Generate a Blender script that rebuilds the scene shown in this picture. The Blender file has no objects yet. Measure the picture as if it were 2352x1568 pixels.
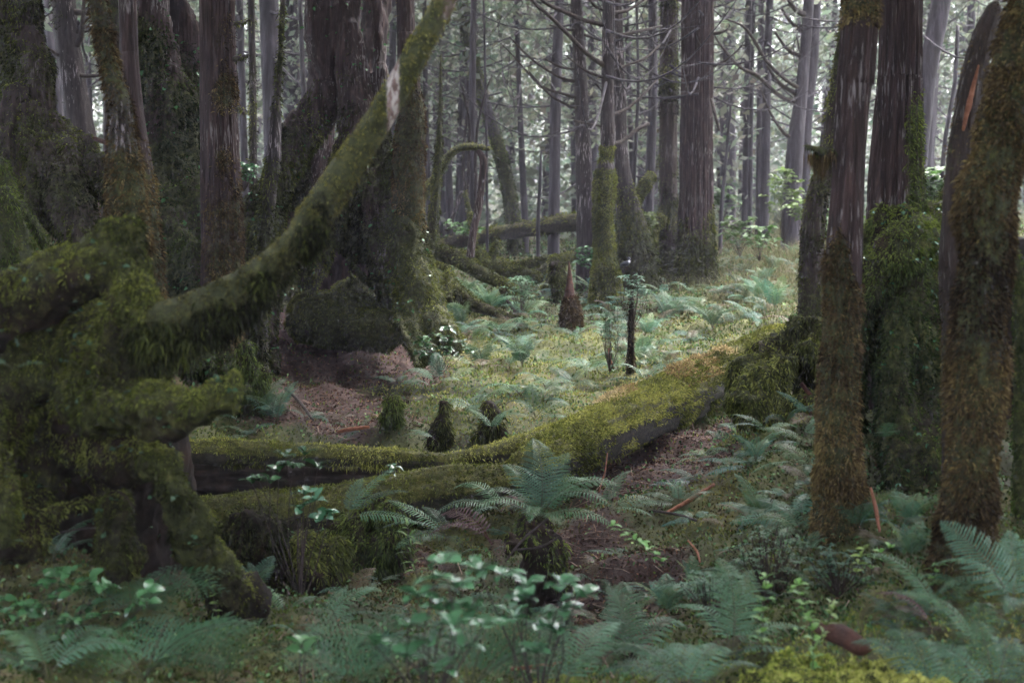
import bpy, math, random
import numpy as np
from math import radians as R
rng = np.random.default_rng(7)
random.seed(7)
scene = bpy.context.scene
COL = scene.collection

# ------------------------------------------------------------------ camera
F_PX, U0, V0 = 3267.0, 1176.0, 784.0          # 50 mm lens, in pixels of a 2352 px wide frame
CAM_Z = 1.6
PITCH = math.atan((784 - 470) / F_PX)
CAMP = np.array([0.0, 0.0, CAM_Z])
FWD = np.array([0.0, math.cos(PITCH), -math.sin(PITCH)])
UP = np.array([0.0, math.sin(PITCH), math.cos(PITCH)])
cam_d = bpy.data.cameras.new('camera')
cam = bpy.data.objects.new('camera', cam_d); COL.objects.link(cam)
cam.location = CAMP; cam.rotation_euler = (R(90) - PITCH, 0, 0)
cam_d.lens = 50; cam_d.sensor_width = 36; cam_d.clip_end = 600; cam_d.clip_start = .05
cam_d.dof.use_dof = True; cam_d.dof.focus_distance = 8.2; cam_d.dof.aperture_fstop = 3.6
scene.camera = cam
# ------------------------------------------------------------------ sky, sun, exposure
SUN_EL, SUN_ROT = R(68), R(45)
world = bpy.data.worlds.new('World'); scene.world = world; world.use_nodes = True
wn = world.node_tree.nodes; wl = world.node_tree.links
sky = wn.new('ShaderNodeTexSky'); sky.sky_type = 'NISHITA'; sky.sun_disc = False
sky.sun_elevation = SUN_EL; sky.sun_rotation = SUN_ROT
sky.air_density = 1.0; sky.dust_density = 6.0; sky.ozone_density = 1.0
wn['Background'].inputs['Strength'].default_value = 0.15
hs = wn.new('ShaderNodeHueSaturation'); hs.inputs['Saturation'].default_value = 0.5   # overcast: nearly white
wl.new(sky.outputs[0], hs.inputs['Color']); wl.new(hs.outputs[0], wn['Background'].inputs['Color'])
sd = bpy.data.lights.new('sun', 'SUN'); sd.energy = 0.6; sd.angle = R(60); sd.color = (1, .985, .965)
sun = bpy.data.objects.new('sun', sd); COL.objects.link(sun)
sun.rotation_euler = (R(90) - SUN_EL, 0, R(180) - SUN_ROT)
scene.view_settings.view_transform = 'Standard'; scene.view_settings.look = 'None'
scene.view_settings.exposure = 4.12; scene.view_settings.gamma = 1
cy = scene.cycles
cy.max_bounces = 5; cy.diffuse_bounces = 3; cy.glossy_bounces = 2; cy.transmission_bounces = 3
cy.volume_bounces = 1; cy.transparent_max_bounces = 4
cy.use_adaptive_sampling = True; cy.adaptive_threshold = 0.02
cy.use_denoising = True
cy.sample_clamp_indirect = 3
try: cy.use_fast_gi = False
except Exception: pass

# ------------------------------------------------------------------ numeric helpers
def P(u, v, d):
    """a point d metres in front of the lens on the ray through (u, v)"""
    u = np.asarray(u, float); v = np.asarray(v, float); d = np.asarray(d, float)
    k = d / F_PX
    return CAMP + d[..., None] * FWD + ((u - U0) * k)[..., None] * np.array([1., 0, 0]) + ((V0 - v) * k)[..., None] * UP
def P1(u, v, d): return P(np.array(u), np.array(v), np.array(d))
def px(w, d): return w * d / F_PX
def _h(ix, iy, iz, s):
    h = (ix * 374761393 + iy * 668265263 + iz * 1274126177 + s * 974634777) & 0xFFFFFFFF
    h = ((h ^ (h >> 13)) * 1274126177) & 0xFFFFFFFF
    h = ((h ^ (h >> 16)) * 2246822519) & 0xFFFFFFFF
    return ((h ^ (h >> 15)) & 0xFFFFFF) / float(0xFFFFFF)
def vn(p, s=0):
    p = np.asarray(p, float)
    i = np.floor(p).astype(np.int64); f = p - i; f = f * f * (3 - 2 * f)
    out = 0
    for dx in (0, 1):
        for dy in (0, 1):
            for dz in (0, 1):
                w = (f[..., 0] if dx else 1 - f[..., 0]) * (f[..., 1] if dy else 1 - f[..., 1]) * (f[..., 2] if dz else 1 - f[..., 2])
                out = out + w * _h(i[..., 0] + dx, i[..., 1] + dy, i[..., 2] + dz, s)
    return out
def fbm(p, oct=4, s=0, gain=.5):
    p = np.asarray(p, float); a = 1; t = 0; n = 0
    for k in range(oct):
        t = t + a * vn(p * 2 ** k, s + k * 17); n += a; a *= gain
    return t / n
def sstep(a, b, x): t = np.clip((x - a) / (b - a), 0, 1); return t * t * (3 - 2 * t)
def cr(pts, n):
    """Catmull-Rom resample of rows to n rows"""
    pts = np.asarray(pts, float)
    if len(pts) == 2:
        t = np.linspace(0, 1, n)[:, None]; return pts[0] * (1 - t) + pts[1] * t
    q = np.vstack([2 * pts[0] - pts[1], pts, 2 * pts[-1] - pts[-2]])
    seg = np.linalg.norm(np.diff(pts[:, :3], axis=0), axis=1) + 1e-6
    cum = np.concatenate([[0], np.cumsum(seg)])
    s = np.linspace(0, cum[-1], n); i = np.clip(np.searchsorted(cum, s, 'right') - 1, 0, len(seg) - 1)
    t = ((s - cum[i]) / seg[i])[:, None]
    a, b, c, d = q[i], q[i + 1], q[i + 2], q[i + 3]
    return .5 * ((2 * b) + (c - a) * t + (2 * a - 5 * b + 4 * c - d) * t ** 2 + (3 * b - a - 3 * c + d) * t ** 3)

# ------------------------------------------------------------------ mesh helpers
def build_mesh(name, V, F, col=None, attrs=None, smooth=True):
    """F: (n,k) array or list of such arrays"""
    if isinstance(F, np.ndarray): F = [F]
    F = [f for f in F if len(f)]
    me = bpy.data.meshes.new(name)
    V = np.asarray(V, np.float32)
    me.vertices.add(len(V)); me.vertices.foreach_set('co', V.ravel())
    loops = np.concatenate([f.ravel() for f in F]).astype(np.int32)
    tot = np.concatenate([np.full(len(f), f.shape[1]) for f in F]).astype(np.int32)
    start = np.concatenate([[0], np.cumsum(tot)[:-1]]).astype(np.int32)
    me.loops.add(len(loops)); me.loops.foreach_set('vertex_index', loops)
    me.polygons.add(len(tot)); me.polygons.foreach_set('loop_start', start)
    try: me.polygons.foreach_set('loop_total', tot)
    except Exception: pass
    me.polygons.foreach_set('use_smooth', np.full(len(tot), smooth))
    if col is not None:
        a = me.color_attributes.new('col', 'FLOAT_COLOR', 'POINT')
        c = np.ones((len(V), 4), np.float32); c[:, :3] = col
        a.data.foreach_set('color', c.ravel())
    for k, x in (attrs or {}).items():
        a = me.attributes.new(k, 'FLOAT', 'POINT'); a.data.foreach_set('value', np.asarray(x, np.float32))
    me.update(calc_edges=True)
    return me
def thing(name, label, cat, loc=(0, 0, 0), group=None):
    o = bpy.data.objects.new(name, None); COL.objects.link(o); o.location = [float(x) for x in loc]
    o.empty_display_size = .1
    o['label'] = label; o['category'] = cat
    if group: o['group'] = group
    return o
def part(name, V, F, mat, parent=None, col=None, attrs=None, smooth=True, label=None, kind=None):
    """vertices are given in world space; children are stored relative to their thing"""
    off = np.zeros(3)
    p = parent
    while p is not None: off = off + np.array(p.location); p = p.parent
    me = build_mesh(name, np.asarray(V) - off, F, col, attrs, smooth)
    me.materials.append(mat)
    o = bpy.data.objects.new(name, me); COL.objects.link(o); o.parent = parent
    if label: o['label'] = label
    if kind: o['kind'] = kind
    return o
def solo(name, V, F, mat, label, cat, group=None, **k):
    loc = np.asarray(V).mean(0); loc[2] = np.asarray(V)[:, 2].min()
    me = build_mesh(name, np.asarray(V) - loc, F, k.get('col'), k.get('attrs'), k.get('smooth', True)); me.materials.append(mat)
    o = bpy.data.objects.new(name, me); COL.objects.link(o); o.location = loc
    o['label'] = label; o['category'] = cat
    if group: o['group'] = group
    return o
def tube(path, nring, nseg, rough=0.0, ridge=0.0, rk=5.0, rf=1.2, seed=0, cap=True, flat=None):
    """path rows: x y z r. returns V, F(list)"""
    q = cr(path, nring); c = q[:, :3]; r = np.maximum(q[:, 3], 1e-4)
    T = np.gradient(c, axis=0); T /= np.linalg.norm(T, axis=1)[:, None] + 1e-9
    ref = np.array([0., 1, 0]) if abs(T[0][1]) < .8 else np.array([1., 0, 0])
    N = np.zeros_like(T); n = np.cross(T[0], ref); n /= np.linalg.norm(n)
    for i in range(len(T)):
        n = n - T[i] * n.dot(T[i]); n /= np.linalg.norm(n) + 1e-9; N[i] = n
    B = np.cross(T, N)
    a = np.linspace(0, 2 * np.pi, nseg, endpoint=False)
    ca, sa = np.cos(a), np.sin(a)
    s = np.concatenate([[0], np.cumsum(np.linalg.norm(np.diff(c, axis=0), axis=1))])
    A, S = np.meshgrid(np.arange(nseg), s); 
    rr = np.repeat(r[:, None], nseg, 1)
    if ridge:
        pp = np.stack([ca[A] * rk + seed * 3.1, sa[A] * rk, S * rf], -1)
        rd = 1 - np.abs(fbm(pp, 3, seed) * 2 - 1) * 1.6
        rr = rr * (1 + ridge * (rd - .5))
    if rough:
        pp = np.stack([ca[A] * 1.3 + seed, sa[A] * 1.3, S / max(r.mean() * 3, .02)], -1)
        rr = rr * (1 + rough * (fbm(pp, 3, seed + 5) - .5) * 2)
    V = c[:, None, :] + rr[..., None] * (ca[None, :, None] * N[:, None, :] + sa[None, :, None] * B[:, None, :])
    V = V.reshape(-1, 3)
    i = np.arange(nring - 1)[:, None] * nseg; j = np.arange(nseg)[None, :]; j2 = (j + 1) % nseg
    F = np.stack([i + j, i + j2, i + j2 + nseg, i + j + nseg], -1).reshape(-1, 4)
    Fs = [F]
    if cap:
        V = np.vstack([V, c[0] - T[0] * r[0] * .25, c[-1] + T[-1] * r[-1] * .3])
        k0 = len(V) - 2; jj = np.arange(nseg); o = (nring - 1) * nseg
        Fs.append(np.stack([(jj + 1) % nseg, jj, np.full(nseg, k0)], -1))
        Fs.append(np.stack([o + jj, o + (jj + 1) % nseg, np.full(nseg, k0 + 1)], -1))
    return V, Fs
def merge(ms):
    Vs = []; Fs = {}; n = 0
    for V, F in ms:
        if isinstance(F, np.ndarray): F = [F]
        for f in F: Fs.setdefault(f.shape[1], []).append(f + n)
        Vs.append(V); n += len(V)
    return np.vstack(Vs), [np.vstack(x) for x in Fs.values()]
def bez(pp):   # pixel path (u, v, d, r_px) -> world path rows (x, y, z, r)
    pp = np.asarray(pp, float)
    return np.hstack([P(pp[:, 0], pp[:, 1], pp[:, 2]), (pp[:, 3] * pp[:, 2] / F_PX)[:, None]])
def blob(c, r, sc=(1, 1, 1), n=24):
    a = np.linspace(0, np.pi, n // 2 + 1)
    prof = np.stack([np.zeros(len(a)), np.zeros(len(a)), -np.cos(a) * r, np.sin(a) * r], 1)
    V, F = tube(prof, len(a), n)
    return V * np.array(sc) + np.array(c), F
def organic(ms, voxel, smooth_it=3, disp=((.05, .05), (.012, .3)), seed=0, stretch=1.0):
    """fuse overlapping closed shapes into one skin, relax it, then roughen it along its normals"""
    V, F = merge(ms)
    me = build_mesh('tmp', V, F)
    o = bpy.data.objects.new('tmp', me); COL.objects.link(o)
    m = o.modifiers.new('r', 'REMESH'); m.mode = 'VOXEL'; m.voxel_size = voxel; m.use_smooth_shade = True
    if smooth_it:
        s = o.modifiers.new('s', 'SMOOTH'); s.iterations = smooth_it; s.factor = .5
    dg = bpy.context.evaluated_depsgraph_get(); dg.update()
    em = bpy.data.meshes.new_from_object(o.evaluated_get(dg))
    nv = len(em.vertices); V = np.empty(nv * 3, np.float32); em.vertices.foreach_get('co', V); V = V.reshape(-1, 3).astype(float)
    N = np.empty(nv * 3, np.float32); em.vertices.foreach_get('normal', N); N = N.reshape(-1, 3)
    L = np.empty(len(em.loops), np.int32); em.loops.foreach_get('vertex_index', L)
    T = np.empty(len(em.polygons), np.int32); em.polygons.foreach_get('loop_total', T)
    S = np.empty(len(em.polygons), np.int32); em.polygons.foreach_get('loop_start', S)
    Fs = []
    for k in (3, 4):
        s = S[T == k]
        if len(s): Fs.append(np.stack([L[s + j] for j in range(k)], -1))
    bpy.data.objects.remove(o); bpy.data.meshes.remove(em); bpy.data.meshes.remove(me)
    for amp, wl_ in disp:
        q = V / wl_; q = q * np.array([1, 1, stretch])
        V = V + N * ((fbm(q, 3, seed) - .5) * 2 * amp)[:, None]
    return V, Fs
def face_data(V, Fs):
    c = []; n = []; ar = []; quad = []
    for f in Fs:
        A = V[f[:, 0]]; B = V[f[:, 1]]; C = V[f[:, 2]]; D = V[f[:, 3]] if f.shape[1] == 4 else C
        x = np.cross(C - A, (D - B) if f.shape[1] == 4 else (C - B))
        a = np.linalg.norm(x, axis=1)
        n.append(x / (a[:, None] + 1e-12)); ar.append(a / 2); quad.append(np.stack([A, B, C, D], 1))
    return np.vstack(quad), np.vstack(n), np.concatenate(ar)
def vis_w(p, n, margin=250, back=-.3):
    """keep detail only where this camera or one a step aside could see it"""
    d = p - CAMP; z = d @ FWD
    u = U0 + F_PX * d[:, 0] / np.maximum(z, .2); v = V0 - F_PX * (d @ UP) / np.maximum(z, .2)
    w = (z > .5) & (u > -margin) & (u < 2352 + margin) & (v > -margin) & (v < 1568 + margin)
    dd = d / (np.linalg.norm(d, axis=1)[:, None] + 1e-9)
    if n is not None: w = w & ((-dd * n).sum(1) > back)
    return w
def pal(t, stops):
    stops = np.asarray(stops); x = np.linspace(0, 1, len(stops))
    return np.stack([np.interp(t, x, stops[:, k]) for k in range(3)], -1)
G = [(.008, .014, .005), (.026, .042, .010), (.06, .085, .018), (.13, .165, .032)]
Y = [(.022, .026, .007), (.075, .088, .018), (.16, .175, .036), (.30, .30, .075)]
B_ = [(.012, .008, .005), (.042, .028, .013), (.09, .062, .027), (.18, .14, .055)]
GB = [(.006, .006, .003), (.024, .030, .007), (.062, .074, .015), (.15, .165, .035)]
SP = [(.025, .045, .012), (.085, .125, .028), (.19, .23, .05), (.32, .29, .10)]
def blades(p, n, L, W, droop, spread, stops, tn, jit=.2, seed=0):
    """one small bent leaflet per point. returns V, F, col"""
    r = np.random.default_rng(seed); k = len(p)
    d = n + r.normal(0, spread, (k, 3)); d[:, 2] -= droop; d /= np.linalg.norm(d, axis=1)[:, None] + 1e-9
    L = L * r.uniform(.5, 1.35, k); W = W * r.uniform(.6, 1.3, k)
    s = np.cross(d, r.normal(0, 1, (k, 3))); s /= np.linalg.norm(s, axis=1)[:, None] + 1e-9
    b = p - n * .004
    m = b + d * (L * .55)[:, None]; t = b + d * L[:, None]; t[:, 2] -= L * .3 * droop + L * .12
    V = np.stack([b, m + s * W[:, None] * .5, t, m - s * W[:, None] * .5], 1).reshape(-1, 3)
    F = (np.arange(k)[:, None] * 4 + np.arange(4)).astype(np.int64)
    tt = np.clip(tn + r.normal(0, jit, k), 0, 1)
    c = pal(tt, stops) * r.uniform(.5, 1.5, (k, 1))
    return V, F, np.repeat(c, 4, 0)
def fuzz(V, Fs, dens, L, W, stops=G, droop=.3, spread=.7, mask=None, seed=0, wl_=.35, bias=0.0, back=-.3, tone=None, maxn=260000, topg=.22):
    q, n, ar = face_data(V, Fs); c = q.mean(1)
    w = ar * vis_w(c, n, back=back)
    if mask is not None: w = w * np.clip(mask(c, n), 0, 1)
    tot = w.sum()
    if tot <= 0: return None
    k = int(min(tot * dens * 1.7, maxn)); r = np.random.default_rng(seed + 99)
    idx = r.choice(len(w), k, p=w / tot)
    a = r.random(k)[:, None]; b = r.random(k)[:, None]; Q = q[idx]
    p = (Q[:, 0] * (1 - a) + Q[:, 1] * a) * (1 - b) + (Q[:, 3] * (1 - a) + Q[:, 2] * a) * b
    t = fbm(p / wl_, 3, seed + 31) * 1.6 - .3 + bias
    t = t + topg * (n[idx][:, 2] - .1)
    if tone is not None: t = t + tone(p)
    # clumps: leaflets lengthen and shorten together
    cl = .3 + 1.4 * vn(p / (L * 2.0), seed + 3)
    return blades(p, n[idx], L * cl, W, droop, spread, stops, t, seed=seed)
def add_fuzz(parent, V, Fs, name='moss', **k):
    r = fuzz(V, Fs, **k)
    if r is None or len(r[0]) < 40: return None
    return part(name, r[0], r[1], MAT['moss'], parent, col=r[2], smooth=False)

# ------------------------------------------------------------------ materials
MAT = {}
def nt(name):
    m = bpy.data.materials.new(name); m.use_nodes = True; t = m.node_tree
    return m, t.nodes, t.links, t.nodes['Principled BSDF']
def ramp(nodes, stops):
    r = nodes.new('ShaderNodeValToRGB'); e = r.color_ramp.elements
    while len(e) > 1: e.remove(e[-1])
    e[0].position = stops[0][0]; e[0].color = (*stops[0][1], 1)
    for p, c in stops[1:]:
        x = e.new(p); x.color = (*c, 1)
    return r
def leafy(name, use_attr=True, base=(.06, .1, .05), rough=.5, transl=.25, var=.35, coat=0.0, spec=.5, hue=0):
    m, n, l, b = nt(name)
    if use_attr:
        a = n.new('ShaderNodeAttribute'); a.attribute_name = 'col'; src = a.outputs['Color']
    else:
        oi = n.new('ShaderNodeObjectInfo'); hv = n.new('ShaderNodeHueSaturation'); hv.inputs['Color'].default_value = (*base, 1)
        mp = n.new('ShaderNodeMapRange'); mp.inputs['To Min'].default_value = 1 - var; mp.inputs['To Max'].default_value = 1 + var
        l.new(oi.outputs['Random'], mp.inputs['Value']); l.new(mp.outputs[0], hv.inputs['Value'])
        mh = n.new('ShaderNodeMapRange'); mh.inputs['To Min'].default_value = .455; mh.inputs['To Max'].default_value = .515
        ml = n.new('ShaderNodeMath'); ml.operation = 'FRACT'; mm = n.new('ShaderNodeMath'); mm.operation = 'MULTIPLY'; mm.inputs[1].default_value = 7.3
        l.new(oi.outputs['Random'], mm.inputs[0]); l.new(mm.outputs[0], ml.inputs[0]); l.new(ml.outputs[0], mh.inputs['Value']); l.new(mh.outputs[0], hv.inputs['Hue'])
        a = n.new('ShaderNodeAttribute'); a.attribute_name = 'col'
        mx = n.new('ShaderNodeMix'); mx.data_type = 'RGBA'; mx.blend_type = 'MULTIPLY'; mx.inputs['Factor'].default_value = 1
        l.new(hv.outputs[0], mx.inputs[6]); l.new(a.outputs['Color'], mx.inputs[7]); src = mx.outputs[2]
    l.new(src, b.inputs['Base Color']); b.inputs['Roughness'].default_value = rough
    b.inputs['Specular IOR Level'].default_value = spec
    b.inputs['Coat Weight'].default_value = coat; b.inputs['Coat Roughness'].default_value = .25
    if transl:
        tr = n.new('ShaderNodeBsdfTranslucent'); l.new(src, tr.inputs['Color']); mix = n.new('ShaderNodeMixShader')
        mix.inputs[0].default_value = transl; l.new(b.outputs[0], mix.inputs[1]); l.new(tr.outputs[0], mix.inputs[2])
        l.new(mix.outputs[0], n['Material Output'].inputs['Surface'])
    MAT[name] = m
leafy('moss', rough=.8, transl=.25, spec=.12)
leafy('foliage', False, (.12, .15, .11), rough=.6, transl=.5, var=.3)  # greyed green: some of the far mist put into the leaf colour
leafy('fern', False, (.062, .128, .076), rough=.45, transl=.25, var=.4, spec=.28)
leafy('lace_fern', False, (.034, .09, .042), rough=.5, transl=.3, var=.25, spec=.3)
leafy('dead_fern', False, (.07, .04, .038), rough=.8, transl=.15, var=.3)
leafy('glossy_leaf', False, (.05, .13, .062), rough=.24, transl=.15, var=.3, spec=.6, coat=.25)
leafy('bank_leaf', False, (.06, .13, .03), rough=.45, transl=.35, var=.2)
leafy('fresh_leaf', False, (.12, .25, .055), rough=.4, transl=.35, var=.2)
leafy('litter', rough=.85, transl=0, spec=.15)
def bark(name, c1, c2, c3, flake=(.16, .14, .14), flake_amt=.69, zs=.07, scale=42, bump=.9, mossc=(.03, .035, .012), mossc2=(.09, .085, .025)):
    m, n, l, b = nt(name)
    tc = n.new('ShaderNodeTexCoord'); mp = n.new('ShaderNodeMapping'); mp.inputs['Scale'].default_value = (1, 1, zs)
    l.new(tc.outputs['Object'], mp.inputs[0])
    no = n.new('ShaderNodeTexNoise'); no.inputs['Scale'].default_value = scale; no.inputs['Detail'].default_value = 7; no.inputs['Roughness'].default_value = .65
    l.new(mp.outputs[0], no.inputs['Vector'])
    rp = ramp(n, [(.28, c1), (.5, c2), (.72, c3)]); l.new(no.outputs['Fac'], rp.inputs[0])
    n2 = n.new('ShaderNodeTexNoise'); n2.inputs['Scale'].default_value = scale * 2.2; n2.inputs['Detail'].default_value = 4
    mp2 = n.new('ShaderNodeMapping'); mp2.inputs['Scale'].default_value = (1, 1, zs * .8); mp2.inputs['Location'].default_value = (3, 7, 1)
    l.new(tc.outputs['Object'], mp2.inputs[0]); l.new(mp2.outputs[0], n2.inputs['Vector'])
    n3 = n.new('ShaderNodeTexNoise'); n3.inputs['Scale'].default_value = 2.3; n3.inputs['Detail'].default_value = 2; l.new(tc.outputs['Object'], n3.inputs['Vector'])
    ad = n.new('ShaderNodeMath'); ad.operation = 'MULTIPLY_ADD'; ad.inputs[1].default_value = .5; l.new(n3.outputs['Fac'], ad.inputs[0]); 
    sc_ = n.new('ShaderNodeMath'); sc_.operation = 'MULTIPLY'; sc_.inputs[1].default_value = .7; l.new(n2.outputs['Fac'], sc_.inputs[0]); l.new(sc_.outputs[0], ad.inputs[2])
    st = n.new('ShaderNodeMapRange'); st.inputs['From Min'].default_value = flake_amt; st.inputs['From Max'].default_value = flake_amt + .06
    l.new(ad.outputs[0], st.inputs['Value'])
    mx = n.new('ShaderNodeMix'); mx.data_type = 'RGBA'; l.new(st.outputs[0], mx.inputs['Factor']); l.new(rp.outputs[0], mx.inputs[6]); mx.inputs[7].default_value = (*flake, 1)
    # moss cover painted per vertex (0..1)
    at = n.new('ShaderNodeAttribute'); at.attribute_name = 'moss'
    nm = n.new('ShaderNodeTexNoise'); nm.inputs['Scale'].default_value = 30; nm.inputs['Detail'].default_value = 5; nm.inputs['Roughness'].default_value = .75; l.new(tc.outputs['Object'], nm.inputs['Vector'])
    rm = ramp(n, [(.3, tuple(x * .4 for x in mossc)), (.5, mossc), (.7, mossc2)]); l.new(nm.outputs['Fac'], rm.inputs[0])
    fa = n.new('ShaderNodeMath'); fa.operation = 'ADD'; l.new(at.outputs['Fac'], fa.inputs[0]); l.new(nm.outputs['Fac'], fa.inputs[1])
    fr = n.new('ShaderNodeMapRange'); fr.inputs['From Min'].default_value = .85; fr.inputs['From Max'].default_value = 1.1; l.new(fa.outputs[0], fr.inputs['Value'])
    m2 = n.new('ShaderNodeMix'); m2.data_type = 'RGBA'; l.new(fr.outputs[0], m2.inputs['Factor']); l.new(mx.outputs[2], m2.inputs[6]); l.new(rm.outputs[0], m2.inputs[7])
    l.new(m2.outputs[2], b.inputs['Base Color'])
    b.inputs['Roughness'].default_value = .8; b.inputs['Specular IOR Level'].default_value = .12 if name.startswith('wood_dark') else .3
    bp = n.new('ShaderNodeBump'); bp.inputs['Strength'].default_value = bump; bp.inputs['Distance'].default_value = .02
    mb = n.new('ShaderNodeMix'); mb.data_type = 'FLOAT'; l.new(fr.outputs[0], mb.inputs['Factor']); l.new(no.outputs['Fac'], mb.inputs[2]); l.new(nm.outputs['Fac'], mb.inputs[3])
    l.new(mb.outputs[0], bp.inputs['Height']); l.new(bp.outputs[0], b.inputs['Normal'])
    MAT[name] = m
bark('bark_red', (.006, .0035, .0035), (.026, .014, .013), (.075, .045, .042))
bark('bark_grey', (.006, .005, .005), (.024, .018, .018), (.06, .047, .047), flake=(.22, .19, .2), flake_amt=.675)
bark('bark_dark', (.010, .007, .006), (.026, .017, .014), (.055, .036, .03), flake=(.1, .085, .08))
bark('bark_hazy', (.010, .009, .011), (.036, .031, .038), (.09, .080, .095), flake_amt=.9, scale=18)  # pale lichened bark, tinted lavender to carry some of the mist
bark('wood_dark', (.004, .003, .0025), (.012, .008, .006), (.032, .019, .013), flake_amt=.95, zs=1, scale=9)
bark('wood_orange', (.07, .025, .014), (.17, .065, .035), (.28, .13, .08), flake_amt=.9, zs=1, scale=20)
bark('wood_red', (.012, .005, .004), (.045, .016, .010), (.09, .035, .02), flake_amt=.95, zs=1, scale=20)
bark('bough_wood', (.06, .035, .03), (.14, .09, .08), (.26, .19, .18), flake=(.34, .30, .28), flake_amt=.6, zs=.5, scale=34)
bark('twig', (.012, .009, .008), (.03, .022, .02), (.065, .05, .046), flake_amt=.9, zs=1, scale=30)
bark('log_mossy', (.006, .006, .004), (.022, .020, .013), (.06, .042, .028), flake_amt=.95, zs=1.6, scale=30, mossc=(.06, .06, .014), mossc2=(.15, .14, .035))
def ground_mat():
    m, n, l, b = nt('forest_floor')
    at = n.new('ShaderNodeAttribute'); at.attribute_name = 'col'
    tc = n.new('ShaderNodeTexCoord'); no = n.new('ShaderNodeTexNoise'); no.inputs['Scale'].default_value = 22; no.inputs['Detail'].default_value = 8; no.inputs['Roughness'].default_value = .75
    l.new(tc.outputs['Object'], no.inputs['Vector'])
    mr = n.new('ShaderNodeMapRange'); mr.inputs['From Min'].default_value = .3; mr.inputs['From Max'].default_value = .7; mr.inputs['To Min'].default_value = .35; mr.inputs['To Max'].default_value = 1.7
    l.new(no.outputs['Fac'], mr.inputs['Value'])
    mx = n.new('ShaderNodeMix'); mx.data_type = 'RGBA'; mx.blend_type = 'MULTIPLY'; mx.inputs['Factor'].default_value = 1
    cb = n.new('ShaderNodeCombineColor'); [l.new(mr.outputs[0], cb.inputs[i]) for i in range(3)]
    l.new(at.outputs['Color'], mx.inputs[6]); l.new(cb.outputs[0], mx.inputs[7]); l.new(mx.outputs[2], b.inputs['Base Color'])
    b.inputs['Roughness'].default_value = .8; b.inputs['Specular IOR Level'].default_value = .3
    bp = n.new('ShaderNodeBump'); bp.inputs['Strength'].default_value = .7; bp.inputs['Distance'].default_value = .03
    l.new(no.outputs['Fac'], bp.inputs['Height']); l.new(bp.outputs[0], b.inputs['Normal']); MAT['ground'] = m
ground_mat()
m, n, l, b = nt('puddle_water'); b.inputs['Base Color'].default_value = (.02, .014, .01, 1); b.inputs['Roughness'].default_value = .05
MAT['water'] = m

# ------------------------------------------------------------------ terrain
CP = [  # (u, v, depth) of ground seen in the picture
 (100, 1300, 4.7), (30, 1500, 3.9), (300, 1400, 4.4), (440, 1510, 4.1), (300, 1568, 3.8), (350, 1270, 5.6), (520, 1300, 5.5),
 (620, 1250, 5.7), (560, 1420, 4.9), (750, 1290, 5.7), (860, 1330, 6.0), (700, 1200, 6.3), (950, 1200, 6.6),
 (850, 1440, 4.9), (900, 1568, 4.2), (1100, 1500, 4.6), (1050, 1260, 6.2), (1200, 1300, 6.1), (1250, 1200, 6.4), (1400, 1380, 5.7), (1350, 1480, 5.2), (1420, 1560, 4.8),
 (1550, 1300, 5.7), (1600, 1180, 6.3), (1560, 1055, 7.5), (1620, 985, 8.25), (1500, 1035, 7.8), (1400, 1085, 7.4), (1450, 1135, 6.9), (1700, 1250, 5.6), (1600, 1450, 4.9), (1800, 1100, 6.1), (1700, 980, 7.3),
 (1850, 1250, 5.3), (2000, 1200, 5.1), (2150, 1200, 4.9), (2300, 1250, 4.5), (2100, 1350, 4.6), (1950, 1450, 4.2), (2250, 1500, 4.0), (1700, 1540, 4.1), (2100, 1560, 3.8),
 (450, 990, 8.3), (620, 980, 8.4), (820, 985, 8.4), (1050, 1000, 8.2), (700, 930, 9.3), (800, 840, 10.6), (660, 860, 10.2), (900, 880, 9.9),
 (1000, 930, 9.0), (1150, 950, 8.8), (1100, 850, 10.3), (1350, 900, 9.4), (1300, 800, 11.4), (1500, 820, 10.6), (1650, 760, 11.6), (1450, 740, 13.0), (1200, 740, 13.2),
 (1800, 700, 12.5), (1600, 670, 15.5), (1400, 650, 16.5), (1200, 660, 16), (1100, 620, 19), (1300, 590, 20), (1750, 600, 18), (1850, 550, 22), (1700, 540, 25), (1500, 560, 23), (1200, 555, 26),
 (1100, 520, 33), (1400, 515, 35), (1700, 500, 35), (1900, 500, 33), (2200, 480, 28), (2150, 520, 15), (600, 560, 16), (600, 520, 24), (800, 520, 30),
 (550, 850, 9.6), (450, 800, 9.2), (300, 700, 9.0), (150, 620, 8.6), (200, 500, 9.6), (60, 560, 8.0), (200, 400, 12), (300, 420, 16), (150, 330, 16), (100, 450, 26),
 (480, 1225, 6.9), (700, 1222, 6.95), (900, 1210, 7.0), (560, 1195, 7.45), (800, 1188, 7.45), (980, 1170, 7.3), (640, 1460, 5.55), (580, 1400, 5.9), (330, 1300, 6.3), (180, 1290, 6.2), (1170, 1290, 6.3),
 (1900, 900, 6.9), (2050, 950, 7.5), (2250, 900, 8.0), (2300, 700, 11)]
cp = np.array(CP, float); cpw = P(cp[:, 0], cp[:, 1], cp[:, 2])
extra = np.array([(-30, 40, 2.2), (30, 40, 1.9), (0, 60, 1.6), (-40, 90, 2.2), (40, 90, 2.2), (0, 90, 2.0), (-12, 10, 1.7), (12, 9, .9), (0, 2, .35), (-4, 1, .5), (4, 1, .4), (0, -8, .3), (-15, -5, .8), (15, -5, .6), (-60, 0, 1.5), (60, 0, 1.5), (-80, 100, 3), (80, 100, 3), (0, 130, 3), (0, -60, .5), (-3.2, 5, .7), (3.4, 5, .7)])
cpw = np.vstack([cpw, extra])
def _k(a, b):
    d = np.linalg.norm(a[:, None, :2] - b[None, :, :2], axis=2); return d
def warp(p): return p
_K = _k(cpw, cpw); nK = len(cpw)
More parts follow.
